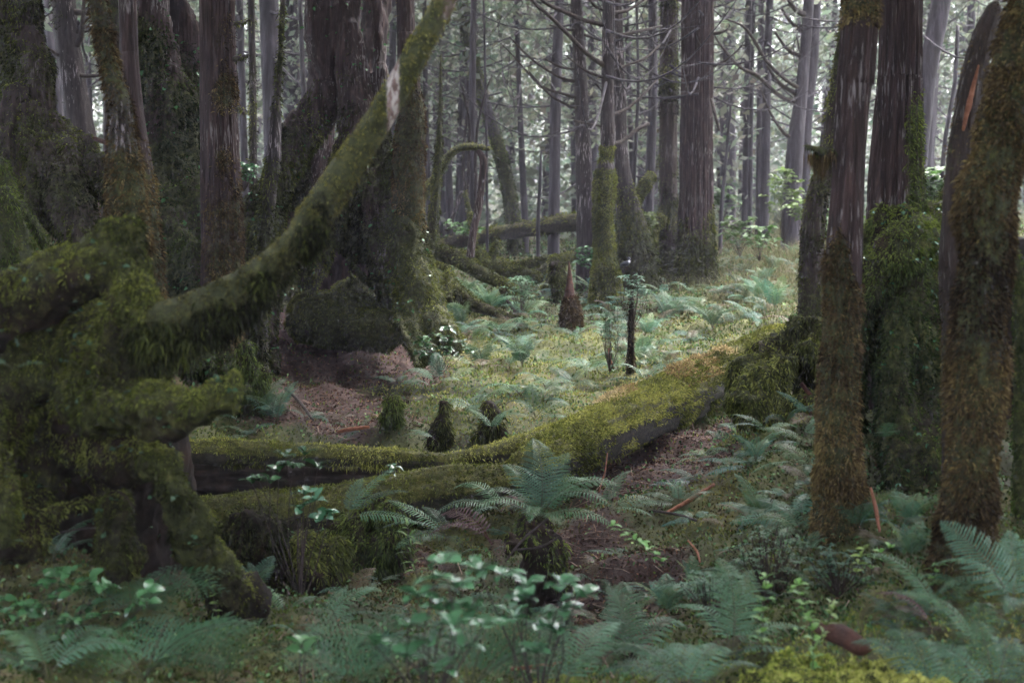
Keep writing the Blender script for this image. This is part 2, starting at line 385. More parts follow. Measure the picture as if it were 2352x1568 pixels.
_A = np.zeros((nK + 3, nK + 3)); _A[:nK, :nK] = -_K + np.eye(nK) * .10; _A[:nK, nK] = 1; _A[:nK, nK + 1:] = cpw[:, :2]; _A[nK, :nK] = 1; _A[nK + 1:, :nK] = cpw[:, :2].T
_w = np.linalg.solve(_A, np.concatenate([cpw[:, 2], np.zeros(3)]))
def gz(x, y, detail=True):
    x = np.asarray(x, float); y = np.asarray(y, float); sh = x.shape; q = np.stack([x.ravel(), y.ravel()], 1)
    out = np.empty(len(q))
    for s in range(0, len(q), 60000):
        e = q[s:s + 60000]; out[s:s + 60000] = -_k(e, cpw) @ _w[:nK] + _w[nK] + e @ _w[nK + 1:]
    if detail:
        r = np.hypot(q[:, 0], q[:, 1]); p3 = np.stack([q[:, 0], q[:, 1], np.zeros(len(q))], 1)
        out += (fbm(p3 / .7, 3, 4) - .5) * .12 * sstep(2, 6, r) + (fbm(p3 / .32, 2, 41) - .5) * .14 * sstep(2, 4, r) * (1 - sstep(18, 30, r)) + (fbm(p3 / .14, 3, 9) - .5) * .11 * (1 - sstep(14, 30, r)) + (fbm(p3 / 5, 3, 2) - .5) * .8 * sstep(25, 45, r)
    return out.reshape(sh)
def gp(x, y): return np.array([x, y, float(gz(np.array([x]), np.array([y]))[0])])
def hit(u, v):
    """where the ray through (u, v) meets the ground (vectorised)"""
    u = np.atleast_1d(np.asarray(u, float)); v = np.atleast_1d(np.asarray(v, float))
    ds = np.geomspace(2.8, 60, 130); res = np.full(len(u), 60.)
    pts = P(u[:, None] + 0 * ds, v[:, None] + 0 * ds, ds[None, :] + 0 * u[:, None])
    below = pts[..., 2] < gz(pts[..., 0], pts[..., 1], False)
    first = np.argmax(below, 1); ok = below.any(1); res = np.where(ok, ds[first], 60.)
    p = P(u, v, res); p[:, 2] = gz(p[:, 0], p[:, 1]); return p
def soil_mask(p):
    d = p - CAMP; z = np.maximum(d @ FWD, .3); u = U0 + F_PX * d[:, 0] / z; v = V0 - F_PX * (d @ UP) / z
    return 0
rs = np.concatenate([np.geomspace(1.2, 30, 330), np.geomspace(30.6, 160, 60)])
th = np.concatenate([np.linspace(-180, -34, 40)[:-1], np.linspace(-34, 34, 430), np.linspace(34, 180, 40)[1:]])
RR, TH = np.meshgrid(rs, np.radians(th), indexing='ij')
X = RR * np.sin(TH); Yg = RR * np.cos(TH)
Z = gz(X, Yg)
GV = np.stack([X, Yg, Z], -1).reshape(-1, 3)
nr, nth = X.shape
i = np.arange(nr - 1)[:, None] * nth; j = np.arange(nth - 1)[None, :]
GF = np.stack([i + j, i + j + 1, i + j + 1 + nth, i + j + nth], -1).reshape(-1, 4)
_c0 = len(GV); GV = np.vstack([GV, [0, 0, float(gz(np.array([0.]), np.array([0.]))[0])]])
jj = np.arange(nth - 1); GT = np.stack([np.full(nth - 1, _c0), jj + 1, jj], -1)
# bare brown litter: places given as ground points with a radius
SOIL = [((700, 800), .8), ((800, 850), .75), ((760, 930), .5), ((700, 960), .4), ((880, 860), .5), ((830, 985), .35), ((1500, 1060), .38), ((1600, 1010), .28), ((1450, 1120), .3), ((1560, 1090), .3), ((1400, 1370), .3), ((1420, 1470), .22), ((840, 1290), .35), ((350, 1300), .5), ((1480, 1090), .25), ((190, 480), .8), ((150, 400), .8), ((1350, 1250), .2), ((1880, 700), .0)]
sp = hit([s[0][0] for s in SOIL], [s[0][1] for s in SOIL]); sr = np.array([s[1] for s in SOIL])
def soil(p):
    d = np.linalg.norm(p[:, None, :2] - sp[None, :, :2], axis=2) / np.maximum(sr, .01)
    m = np.exp(-(d ** 2) * .8).max(1)
    return sstep(.35, .6, m + (fbm(p / .25, 3, 77) - .5) * .5)
ms = soil(GV)[:, None]
gn = fbm(GV / .5, 4, 13)[:, None]
far_ = sstep(16, 34, np.hypot(GV[:, 0], GV[:, 1]))[:, None]
gcol = pal(gn[:, 0] * 1.5 - .25, [(.02, .016, .010), (.035, .04, .014), (.07, .075, .02), (.10, .07, .04)])
gcol = gcol * (1 - ms) + pal(gn[:, 0], [(.018, .010, .008), (.045, .024, .020), (.075, .042, .034)]) * ms
gcol = gcol * (1 - far_) + np.array([.035, .035, .022]) * far_
g = part('ground', GV, [GF, GT], MAT['ground'], col=gcol, kind='structure')

# ------------------------------------------------------------------ trees
def limb(p0, az, L, r, dip=.25, rise=.9, seed=0, twigs=6, seg=5, wob=.035):
    """long thin conifer branch: leaves the trunk a little downward and hooks up at its end"""
    q = np.random.default_rng(seed); t = np.linspace(0, 1, 7)
    h = np.array([math.sin(az), math.cos(az), 0]); sd_ = np.array([h[1], -h[0], 0])
    z = (-dip * np.sin(t * np.pi * .9) * .45 + rise * t ** 2.2 * .6) * L
    c = np.asarray(p0) + h * (t * L)[:, None] + np.array([0, 0, 1]) * z[:, None] + sd_ * (np.cumsum(q.normal(0, wob, 7)) * L * .25 * t)[:, None]
    path = np.hstack([c, (r * (1 - t * .88))[:, None]])
    ms = [tube(path, 12, seg)]; ends = [c[-1], c[-2]]
    for k in range(twigs):
        tt = q.uniform(.25, .98); b = np.array([np.interp(tt, t, c[:, a]) for a in range(3)])
        az2 = az + q.choice([-1, 1]) * q.uniform(.4, 1.1); l2 = L * q.uniform(.18, .45) * (1.15 - tt)
        s = np.linspace(0, 1, 4); h2 = np.array([math.sin(az2), math.cos(az2), 0])
        cc = b + h2 * (s * l2)[:, None] + np.array([0, 0, 1]) * ((s ** 1.8) * l2 * q.uniform(-.3, .9))[:, None]
        ms.append(tube(np.hstack([cc, (r * (1 - tt * .8) * .5 * (1 - s * .8))[:, None]]), 5, 3, cap=False)); ends += [cc[-1], cc[2]]
    return merge(ms), np.array(ends)
def sprays(pts, per, size, w, seed=0, spread=.22, droop=.5):
    q = np.random.default_rng(seed); n = len(pts) * per
    p = np.repeat(pts, per, 0) + q.normal(0, spread, (n, 3)) * np.array([1, 1, .55])
    d = q.normal(0, 1, (n, 3)); d[:, 2] = d[:, 2] * .4 - droop; d /= np.linalg.norm(d, axis=1)[:, None]
    s = np.cross(d, q.normal(0, 1, (n, 3))); s /= np.linalg.norm(s, axis=1)[:, None]
    L = size * q.uniform(.5, 1.4, n)[:, None]; W = w * q.uniform(.6, 1.4, n)[:, None]
    V = np.stack([p, p + d * L * .5 + s * W, p + d * L, p + d * L * .5 - s * W], 1).reshape(-1, 3)
    F = np.arange(n)[:, None] * 4 + np.arange(4)
    c = np.repeat(q.uniform(.6, 1.5, (n, 1)) * np.array([1, 1, 1]) + q.normal(0, .08, (n, 3)), 4, 0)
    return V, F, np.clip(c, .2, 2)
CROWN_V = []
def crown_variant(seed, zlow, foliage_from, nb=34, htop=12, dens=1.0, rare=.25, size=.13, lf=1.0):
    q = np.random.default_rng(seed); ms = []; ends = []
    for k in range(nb):
        z = zlow + (htop - zlow) * (k + q.random()) / nb
        L = lf * q.uniform(1.3, 2.9) * (1.05 - .5 * z / htop)
        (V, F), e = limb((0, 0, z), q.uniform(0, 6.28), L, .011 * (1.2 - z / htop) + .004, dip=q.uniform(.1, .6), rise=q.uniform(.3, .95), seed=seed * 100 + k, twigs=8)
        ms.append((V, F))
        if z > foliage_from or q.random() < rare * dens: ends.append(e)
    bV, bF = merge(ms)
    e = np.vstack(ends); V, F, c = sprays(e, int(16 * dens), size, size * .24, seed)
    bme = build_mesh('limbs', bV, bF); bme.materials.append(MAT['bark_hazy'])
    fme = build_mesh('foliage', V, F, col=c, smooth=False); fme.materials.append(MAT['foliage'])
    return bme, fme
for k in range(4): CROWN_V.append(crown_variant(50 + k, 2.0, 4.9, nb=40, htop=11, dens=.4, rare=.0))        # standing nearer: bare below
for k in range(5): CROWN_V.append(crown_variant(70 + k, 1.4, 1.6, nb=32, htop=7.5, dens=.30))
for k in range(3): CROWN_V.append(crown_variant(90 + k, 5.2, 5.2, nb=40, htop=11.5, dens=.55, size=.2, lf=1.3))   #       # high canopy crowns added above the frame to shade the foreground
def add_crown(t, var, sc=1.0, rot=0.0, dz=0.0, off=(0, 0)):
    for nm, me in zip(('limbs', 'foliage'), CROWN_V[var]):
        o = bpy.data.objects.new(nm, me); COL.objects.link(o); o.parent = t
        o.location = (off[0], off[1], dz); o.rotation_euler = (0, 0, rot); o.scale = (sc, sc, sc)
def up_ext(path, ztop=8.5, taper=.82):
    """continue a trunk, given bottom to top, beyond the top of the picture"""
    d = path[-1, :3] - path[-2, :3]; d = d / max(d[2], .05); d[:2] = np.clip(d[:2], -.5, .5)
    h = ztop - path[-1, 2]
    if h < .5: return path
    e1 = np.append(path[-1, :3] + d * h * .5, path[-1, 3] * (1 + taper) / 2)
    e2 = np.append(path[-1, :3] + d * h, path[-1, 3] * taper)
    e1[:2] = path[-1, :2] + (d * h * .5)[:2] * .8; e2[:2] = path[-1, :2] + (d * h)[:2] * .6
    return np.vstack([path, e1, e2])
def vtube(path, nseg, dz_in=.04, **k):
    """rings packed in the part the picture shows"""
    L = np.linalg.norm(np.diff(path[:, :3], axis=0), axis=1).sum()
    return tube(path, int(np.clip(L / dz_in, 12, 260)), nseg, **k)
def mossv(V, lo=0.0, seed=0, hfun=None):
    m = fbm(V / .3, 3, seed + 7) * 1.1 - .35 + lo
    if hfun is not None: m = m + hfun(V)
    return np.clip(m, 0, 1)
BT = []
def trunk_tree(name, label, pp, mat='bark_hazy', ext=True, nseg=20, ridge=.0, rough=.05, moss=None, mosscol=GB, crown=None, group=None, base_z=None, ztop=8.5, cat='tree', flare=1.0, mL=.03, mW=.008, mdens=4500, sink=.3, dz=.06, tone=None):
    """pp: pixel path from the bottom up: (u, v, depth, half width)"""
    path = bez(pp); b = path[0].copy(); gzv = float(gz(b[:1], b[1:2])[0])
    b[2] = min(b[2], gzv) - sink; b[3] *= 1.12 * flare; path = np.vstack([b, path])
    if ext: path = up_ext(path, ztop)
    loc = np.array([path[0, 0], path[0, 1], gzv])
    t = thing(name, label, cat, loc, group)
    V, F = vtube(path, 160 if nseg >= 64 else nseg, dz, rough=rough, ridge=ridge * (1.25 if nseg >= 64 else 1), rk=8.5 if nseg >= 64 else 5.0, rf=.7, seed=len(BT) + 3); BT.append(t)
    am = mossv(V, moss[0], len(BT), moss[1] if len(moss) > 1 else None) if moss else np.zeros(len(V))
    part('trunk', V, F, MAT[mat], t, attrs={'moss': am})
    if moss:
        mk = lambda c, n: np.clip(sstep(.15, .55, mossv(c, moss[0], len(BT), moss[1] if len(moss) > 1 else None)), 0, 1)
        add_fuzz(t, V, F, dens=mdens, L=mL, W=mW, stops=mosscol, mask=mk, seed=len(BT), droop=.5, tone=tone)
    if crown is None and path[1, 1] < 17 and ext and (path[1, 1] < 8.5 or not -.6 < path[1, 0] < 2.0): crown = 9 + len(BT) % 3
    if crown is not None:
        add_crown(t, crown, 1.0, rng.uniform(0, 6.28), 0, (float(path[2, 0] - loc[0]), float(path[2, 1] - loc[1])))
    return t
def branches(t, specs, mat='twig', name='branch', nseg=7, rough=.05, mossy=None, ncap=None):
    out = []
    for s in specs:
        V, F = tube(bez(s), max(14, len(s) * 7), nseg, rough=rough, seed=len(s))
        out.append(part(name, V, F, MAT[mat], t, attrs={'moss': mossv(V, mossy if mossy is not None else -1)}))
        if mossy is not None: add_fuzz(out[-1], V, F, dens=6000, L=.02, W=.006, stops=GB, mask=lambda c, n: sstep(0, .4, mossv(c, mossy)), droop=.6)
    return out
H = lambda z0, z1, amt: (lambda V: amt * (1 - sstep(z0, z1, V[:, 2])))

# measured trunks of the misty middle distance (bottom -> top)
MID = [
 ('trunk_leaning', 'tall green-tinged trunk leaning left, second row behind the bent mossy bough', [(1181, 530, 20, 17), (1154, 374, 20, 15), (1093, 170, 20, 14), (1060, 0, 20, 12)], 0, (.42,)),
 ('m', 'slim dark trunk standing just left of the leaning green trunk', [(1086, 520, 17, 8), (1084, 306, 17, 8), (1088, 0, 17, 7)], None, None),
 ('m', 'very thin straight stem crossing the leaning green trunk', [(1119, 520, 16.5, 3.2), (1117, 300, 16.5, 3), (1111, 0, 16.5, 2.5)], None, None),
 ('m', 'slim grey trunk midway between the leaning green trunk and the wide misty trunk', [(1206, 520, 21, 8), (1195, 272, 21, 6.5), (1186, 0, 21, 5)], 1, None),
 ('m', 'pale crooked stem left of the slim grey trunk', [(1166, 520, 30, 7), (1172, 300, 30, 6.5), (1186, 120, 30, 5)], None, None),
 ('m', 'straight misty trunk above the left end of the high fallen log', [(1272, 515, 19, 13), (1277, 204, 19, 12), (1285, 0, 19, 11)], 2, None),
 ('m', 'pale twin-like trunk close behind the straight misty trunk', [(1252, 515, 27, 9), (1262, 204, 27, 8), (1268, 0, 27, 7)], 3, None),
 ('m', 'broad dark furrowed trunk behind the right half of the high fallen log', [(1345, 515, 15.5, 20), (1334, 204, 15.5, 15), (1324, 0, 15.5, 13)], 1, None),
 ('m', 'trunk with a swollen mossy foot sloping right, behind the knobbly mossy trunk', [(1462, 600, 15.3, 50), (1446, 500, 15.2, 32), (1428, 380, 15, 17), (1422, 200, 15, 15), (1416, 0, 15, 13)], 0, (-.25, H(1.3, 2.0, .75))),
 ('m', 'straight trunk with pale flaky bark left of the big pair, rooted on a mossy prop', [(1488, 540, 17, 12), (1494, 380, 17, 11), (1500, 200, 17, 10), (1499, 0, 17, 10)], 2, None),
 ('m', 'crooked dark sapling stem between the pale flaky trunk and the mossy-footed trunk', [(1455, 460, 16, 4), (1462, 300, 16, 4), (1466, 180, 16, 3.5), (1462, 0, 16, 3)], None, None),
 ('m', 'wide faint trunk far left of the bent mossy bough', [(1012, 520, 26, 9), (1003, 300, 26, 8), (994, 0, 26, 7)], 4, None),
 ('m', 'faint trunk seen just right of the thin dead pole', [(1034, 520, 24, 9), (1028, 300, 24, 8), (1020, 0, 24, 7)], 5, None),
 ('m', 'faint thin trunk right of the bent mossy bough', [(1050, 520, 25, 5), (1055, 300, 25, 5), (1062, 0, 25, 4)], 6, None),
 ('m', 'slim trunk leaning slightly left in the mist right of the big pair', [(1664, 520, 28, 10), (1650, 300, 28, 9), (1664, 136, 28, 9), (1704, 0, 28, 8)], 7, None),
 ('m', 'thin black trunk, leftmost of the dark group right of the big pair', [(1722, 510, 21, 5.5), (1726, 270, 21, 4.5), (1731, 0, 21, 3.5)], None, None),
 ('m', 'middle straight trunk of the dark group right of the big pair', [(1743, 510, 21.5, 8), (1746, 240, 21.5, 8), (1749, 0, 21.5, 7)], 0, None),
 ('m', 'darkest straight trunk of the group right of the big pair', [(1756, 515, 20, 10), (1762, 170, 20, 9.5), (1768, 0, 20, 8.5)], 1, None),
 ('m', 'thick tapering trunk with hooked grey limbs, left of the reddish front trunk', [(1818, 530, 19, 23), (1826, 340, 19, 19), (1842, 200, 19, 14), (1858, 0, 19, 12)], 2, None),
 ('m', 'trunk pressed against the right side of the one with hooked grey limbs', [(1846, 530, 20, 14), (1852, 300, 20, 12), (1868, 140, 20, 11), (1876, 0, 20, 10)], None, None),
 ('m', 'pale trunk half hidden left of the reddish front trunk', [(1885, 520, 24, 9), (1893, 306, 24, 8), (1912, 136, 24, 7), (1919, 0, 24, 6)], 3, None),
 ('m', 'broad pale trunk leaning right, seen between the two right front trunks', [(2098, 530, 17, 20), (2113, 340, 17, 20), (2130, 170, 17, 21), (2162, 0, 17, 22)], 3, None),
 ('m', 'slim dark trunk right of the broad pale leaning trunk', [(2132, 520, 22, 6), (2140, 360, 22, 6), (2152, 170, 22, 5)], 4, None),
 ('m', 'thin leaning stem beside the burnt snag', [(2155, 520, 19, 6), (2170, 330, 19, 5), (2192, 200, 19, 5), (2200, 60, 19, 4)], None, None),
 ('m', 'thin dead snag stem in the bushes right of the big pair', [(1656, 500, 19, 4.5), (1664, 400, 19, 4), (1682, 205, 19, 2.5)], None, None),
 ('m', 'short thin broken pole rising behind the high fallen log', [(1236, 520, 17, 4.5), (1240, 430, 17, 4), (1243, 347, 17, 2)], None, None),
 # left half
 ('m', 'grey-brown mossy trunk with upturned limbs behind the left rooted stump', [(205, 420, 13, 34), (186, 300, 13, 30), (162, 150, 13, 28), (146, 0, 13, 25)], 5, (.0,)),
 ('m', 'bluish trunk at the left, behind the grey-brown mossy trunk', [(140, 420, 18, 12), (132, 240, 18, 11), (110, 0, 18, 11)], None, None),
 ('m', 'pale slim trunk between the grey-brown trunk and the mossy sapling pole', [(216, 420, 22, 7), (206, 240, 22, 6), (198, 0, 22, 6)], 6, None),
 ('m', 'pale trunk close behind the right edge of the moss-patched red trunk', [(566, 500, 19, 9), (558, 260, 19, 8), (550, 0, 19, 8)], 4, None),
 ('m', 'straight narrow mossy trunk right of the moss-patched red trunk', [(582, 480, 12.5, 9), (581, 240, 12.5, 8), (577, 0, 12.5, 7.5)], None, (.1,)),
 ('m', 'thick smooth bluish trunk left of the cave-rooted giant', [(632, 480, 17, 21), (624, 240, 17, 21), (617, 0, 17, 22)], 0, None),
 ('m', 'paler thick trunk right beside the bluish trunk', [(676, 460, 21, 22), (670, 240, 21, 20), (664, 0, 21, 18)], 1, None),
 ('m', 'thin dark trunk left of the giant, by its dead twig', [(704, 400, 16, 6), (698, 230, 16, 6), (689, 0, 16, 5)], None, None),
 ('m', 'dim slim trunk glimpsed right of the giant tree trunks', [(905, 500, 20, 9), (900, 240, 20, 8), (905, 0, 20, 8)], 7, None),
 ('m', 'tall straight pole beyond the pale barkless patch of the leaning bough', [(985, 510, 21, 6), (978, 240, 21, 6), (975, 0, 21, 5)], 5, None),
]
for nm, lab, pp, cr_, ms_ in MID:
    d = pp[0][2]
    trunk_tree('misty_tree' if d > 18 else 'forest_tree', lab, pp, 'bark_hazy' if d > 15.8 else 'bark_grey', nseg=16 if d > 15.8 else 28, ridge=.10 if d > 15.8 else .16,
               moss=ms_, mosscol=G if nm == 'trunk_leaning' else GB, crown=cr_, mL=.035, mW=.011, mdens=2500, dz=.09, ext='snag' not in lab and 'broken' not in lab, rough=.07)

# ------------------------------------------------------------------ far rows of trees in the mist
far_protos = []
for k in range(7):
    q = np.random.default_rng(300 + k); r = [.05, .12, .07, .19, .09, .045, .15][k]; lean = q.normal(0, .35, 2)
    pth = np.array([(0, 0, -.5, r * 1.5), (0, 0, .3, r * 1.1), (lean[0] * .3, lean[1] * .3, 4, r), (lean[0], lean[1], 10, r * .6), (lean[0] * 1.3, lean[1] * 1.3, 14, r * .35)])
    V, F = tube(pth, 30, 10, rough=.06, seed=k); me = build_mesh('trunk', V, F, attrs={'moss': np.zeros(len(V))}); me.materials.append(MAT['bark_hazy']); far_protos.append(me)
q = np.random.default_rng(11); placed = []
tries = 0
while len(placed) < 270 and tries < 9000:
    tries += 1
    y = 21 + 79 * q.random() ** 1.15; x = q.uniform(-.44, .44) * y * 1.05
    if any((x - a) ** 2 + (y - b) ** 2 < (1.0 if y < 45 else 1.5) for a, b in placed): continue
    if x > .13 * y and y > 34 and q.random() < .55: continue
    placed.append((x, y))
fx = np.array(placed); fz = gz(fx[:, 0], fx[:, 1])
for k, ((x, y), z) in enumerate(zip(placed, fz)):
    row = 'front' if y < 38 else ('middle' if y < 54 else 'last')
    t = thing('distant_tree', {'front': 'slim grey trunk with sparse foliage, among the nearest of the far misty rows', 'middle': 'faint grey trunk with feathery foliage deep in the misty wood', 'last': 'palest trunk and foliage at the very back of the misty wood'}[row], 'tree', (x, y, z), {'front': 'nearer far trees', 'middle': 'trees deep in the mist', 'last': 'trees at the back of the mist'}[row])
    o = bpy.data.objects.new('trunk', far_protos[k % 7]); COL.objects.link(o); o.parent = t; s = q.uniform(.75, 1.25); o.scale = (s, s, 1); o.rotation_euler = (0, 0, q.uniform(0, 6.28))
    add_crown(t, 4 + k % 5, q.uniform(.9, 1.25), q.uniform(0, 6.28), q.uniform(-.9, .8))

# ------------------------------------------------------------------ the giant tree on arched roots
def o_thing(name, label, cat, ms, voxel, mat, smooth_it=3, disp=((.04, .12), (.012, .035)), seed=0, lo=.3, hf=None, stops=GB, dens=7000, L=.022, W=.006, stretch=.4, droop=.6, tone=None, loc=None, bias=0.0, spread=.7, moss=True):
    V, F = organic(ms, voxel, smooth_it, disp, seed, stretch)
    if loc is None:
        loc = V.mean(0); loc[2] = V[:, 2].min()
    t = thing(name, label, cat, loc)
    am = mossv(V, lo, seed, hf)
    part('trunk' if cat in ('tree', 'stump', 'log') else 'body', V, F, MAT[mat], t, attrs={'moss': am})
    if moss:
        add_fuzz(t, V, F, dens=dens, L=L, W=W, stops=stops, mask=lambda c, n: sstep(.1, .5, mossv(c, lo, seed, hf)), seed=seed, droop=droop, tone=tone, bias=bias, spread=spread)
    return t, V, F
def T(*pp, n=None, seg=16, rough=.08, ridge=0.0):
    b = bez(pp); return tube(b, n or max(10, len(pp) * 7), seg, rough=rough, ridge=ridge, seed=int(pp[0][0]) % 97)
def upT(*pp, zt=8.5, ridge=.1, seg=28):
    b = up_ext(bez(pp), zt); return tube(b, 70, seg, rough=.05, ridge=ridge, rk=4, rf=.8, seed=int(abs(pp[0][0])) % 97)
D = 10.6
giant = [
 upT((748, 225, D + .1, 46), (750, 180, D + .1, 42), (748, 100, D, 38), (742, 0, D, 34)),
 upT((832, 400, D, 40), (826, 300, D - .1, 44), (812, 180, D - .1, 36), (800, 60, D - .1, 32), (792, -10, D, 30)),
 upT((835, 300, D + .5, 26), (838, 180, D + .5, 22), (852, 90, D + .6, 24), (868, 0, D + .7, 30), seg=20),
 upT((884, 400, D - .1, 26), (880, 280, D - .1, 17), (872, 120, D - .1, 14), (866, 0, D - .1, 13), seg=20),
 T((750, 200, D, 44), (722, 270, D, 48), (676, 330, D - .1, 42), (636, 410, D - .2, 38), (612, 520, D - .3, 40), (602, 640, D - .4, 38), (606, 760, D - .5, 34), (622, 860, D - .6, 30)),
 T((640, 420, D + .1, 40), (600, 500, D + .2, 52), (570, 600, D, 60), (560, 740, D - .2, 60), (590, 860, D - .5, 50)),
 T((825, 330, D, 50), (792, 390, D - .1, 44), (760, 450, D - .1, 38), (728, 520, D, 32), (700, 600, D + .2, 26)),
 T((835, 370, D, 50), (860, 450, D - .1, 62), (872, 530, D - .1, 56), (885, 610, D - .15, 38), (905, 700, D - .2, 28), (940, 780, D - .4, 20)),
 T((770, 470, D - .1, 40), (800, 540, D, 42), (850, 560, D, 42)),
 T((752, 520, D - .1, 16), (742, 600, D - .1, 12), (722, 680, D - .2, 10), (704, 765, D - .3, 10)),
 T((940, 300, D - .2, 30), (932, 380, D - .2, 38), (925, 460, D - .2, 48), (926, 560, D - .3, 56), (945, 640, D - .4, 54), (975, 710, D - .5, 46), (1010, 760, D - .7, 34), (1050, 800, D - .8, 22)),
 T((925, 560, D - .3, 50), (930, 660, D - .4, 44), (945, 740, D - .6, 34), (985, 820, D - .9, 26)),
 T((870, 470, D - .1, 50), (905, 420, D - .1, 44), (935, 360, D - .2, 34)),
 T((866, 540, D - .25, 16), (872, 610, D - .35, 11), (900, 690, D - .5, 9), (925, 760, D - .8, 8), (965, 845, D - 1.0, 7)),
 T((800, 570, D + .1, 14), (816, 615, D - .1, 8), (840, 640, D - .15, 7), (870, 655, D - .2, 9)),
 T((820, 560, D + .2, 12), (806, 620, D + .1, 7), (835, 668, D, 6), (880, 690, D - .1, 8)),
 # the far side of the hollow, filled in to keep it dark
 T((718, 250, D + .9, 40), (706, 330, D + 1.0, 62), (700, 420, D + 1.2, 75), (700, 500, D + 1.4, 95), (720, 620, D + 1.4, 110), (760, 760, D + 1.4, 110)),
 T((800, 480, D + 1.0, 80), (830, 600, D + 1.3, 100), (850, 740, D + 1.3, 90)),
 T((600, 600, D + .8, 80), (620, 760, D + .7, 80)),
]
def tone_y(zc, w, amt): return lambda p: amt * sstep(zc - w, zc + w, p[:, 2])
def right_tone(p):   # moss tone rises towards the right-hand side
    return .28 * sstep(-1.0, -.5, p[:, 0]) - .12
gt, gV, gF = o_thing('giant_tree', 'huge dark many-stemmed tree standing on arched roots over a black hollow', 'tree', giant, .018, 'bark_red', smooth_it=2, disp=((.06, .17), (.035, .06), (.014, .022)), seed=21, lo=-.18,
    hf=lambda V: -1.5 * sstep(10.75, 10.95, V[:, 1]) * sstep(-1.65, -1.5, V[:, 0]) + .62 * (1 - sstep(1.7, 2.5, V[:, 2])) + .25 * sstep(-1.0, -.7, V[:, 0]) * (1 - sstep(2.0, 2.8, V[:, 2])), stops=GB, dens=9000, L=.024, W=.007, tone=right_tone, stretch=.35)  # no moss deep in the hollow, its bare bark painting in shade
# its slender right-hand neighbour stem with pale flaked bark, fused at the foot
trunk_tree('forest_tree', 'pale flaking trunk on the right shoulder of the giant tree, crossed by the bough', [(938, 470, D - .3, 34), (942, 340, D - .3, 34), (945, 260, D - .3, 29), (938, 180, D - .3, 24), (933, 80, D - .3, 20), (931, 0, D - .3, 20)], 'bark_red', nseg=40, ridge=.14, moss=(-.1, H(2.1, 2.6, .8)), mosscol=B_, crown=None, mL=.022, mW=.007, mdens=9000, dz=.03, sink=-.5)
ff, fV_, fF_ = o_thing('moss_mound', 'low mossy root mound inside the black hollow of the giant', 'mound',
    [blob(P1(790, 735, 10.5), .34, (1.25, .9, .62)), blob(P1(860, 760, 10.2), .2, (1.2, .9, .8)), blob(P1(740, 715, 10.7), .25, (1, .9, .7)), blob(P1(830, 690, 10.8), .25, (1.1, .9, .7))], .02, 'wood_dark', seed=22, lo=.55, stops=GB, dens=9000, bias=.1)
for k, (uu, vv) in enumerate([(868, 448), (930, 500), (905, 385)]):     # bright tufts on the giant
    pass
branches(gt, [[(702, 215, D, 3), (690, 235, D - .1, 2.5), (680, 258, D - .2, 1.5)], [(735, 100, D, 3), (718, 92, D - .1, 2.5), (706, 84, D - .2, 1)]])
# mossy crooked pole in front of the giant's left root
trunk_tree('mossy_pole', 'thin crooked mossy pole standing against the left root of the giant', [(600, 700, 9.2, 15), (611, 560, 9.2, 14), (620, 440, 9.2, 17), (628, 360, 9.2, 17), (634, 270, 9.2, 12), (637, 220, 9.2, 8), (641, 170, 9.2, 7), (650, 0, 9.2, 6)], 'bark_grey', nseg=20, rough=.2, moss=(.25,), mosscol=GB, mL=.028, mW=.007, mdens=9000, dz=.03, cat='pole')

# ------------------------------------------------------------------ left side: trees and rooted stumps
t, V_lg, F_lg = o_thing('leaning_giant', 'massive moss-dark double trunk leaning left, beside the moss-patched red trunk', 'tree', [
  upT((400, 420, 9.6, 76), (385, 300, 9.6, 62), (368, 200, 9.6, 54), (355, 100, 9.6, 45), (340, 0, 9.6, 40)),
  upT((450, 420, 9.9, 55), (428, 250, 9.9, 44), (402, 120, 9.9, 42), (378, 0, 9.9, 44)),
  T((400, 400, 9.6, 80), (400, 500, 9.4, 85), (405, 600, 9.3, 90), (400, 720, 9.1, 95), (400, 820, 8.9, 100)),
  T((345, 430, 9.4, 40), (350, 560, 9.3, 45), (345, 700, 9.2, 45)), T((470, 480, 9.6, 45), (480, 600, 9.3, 45), (490, 760, 9.0, 50), (510, 880, 8.8, 50)),
  T((440, 560, 9.1, 30), (450, 700, 8.9, 35), (470, 850, 8.7, 35))], .022, 'bark_red', 1, ((.10, .17), (.04, .05), (.014, .022)), 23, lo=-.3,
  hf=lambda V: .75 * (1 - sstep(2.2, 3.0, V[:, 2] + (V[:, 0] + 2.3) * 1.2)), stops=G, dens=8000, L=.024, W=.008, bias=-.28, stretch=.3)
trunk_tree('forest_tree', 'broad dark trunk almost hidden between the sapling pole and the grey-brown mossy trunk', [(262, 620, 10.5, 30), (262, 300, 10.5, 24), (258, 0, 10.5, 22)], 'bark_dark', nseg=30, ridge=.12, moss=(.1,), mosscol=G, mL=.024, mW=.007, mdens=5000, dz=.04)
tF = trunk_tree('forest_tree', 'upright reddish trunk wearing golden-brown moss patches, left of the giant', [(506, 900, 8.9, 52), (508, 700, 8.9, 47), (510, 560, 8.9, 44), (506, 400, 8.9, 42), (502, 200, 8.9, 39), (498, 0, 8.9, 38)], 'bark_red', nseg=64, ridge=.16, moss=(-.3, lambda V: .9 * (1 - sstep(1.55, 1.95, V[:, 2])) * sstep(-1.98, -1.82, V[:, 0]) + .9 * np.exp(-((V[:, 2] - 2.3) ** 2) / .028 - ((V[:, 0] + 1.78) ** 2) / .008) + .75 * np.exp(-((V[:, 2] - 1.9) ** 2) / .01 - ((V[:, 0] + 1.79) ** 2) / .006)), mosscol=B_, mL=.026, mW=.007, mdens=14000, dz=.022, sink=.4, tone=lambda p: .12 + 0 * p[:, 0])
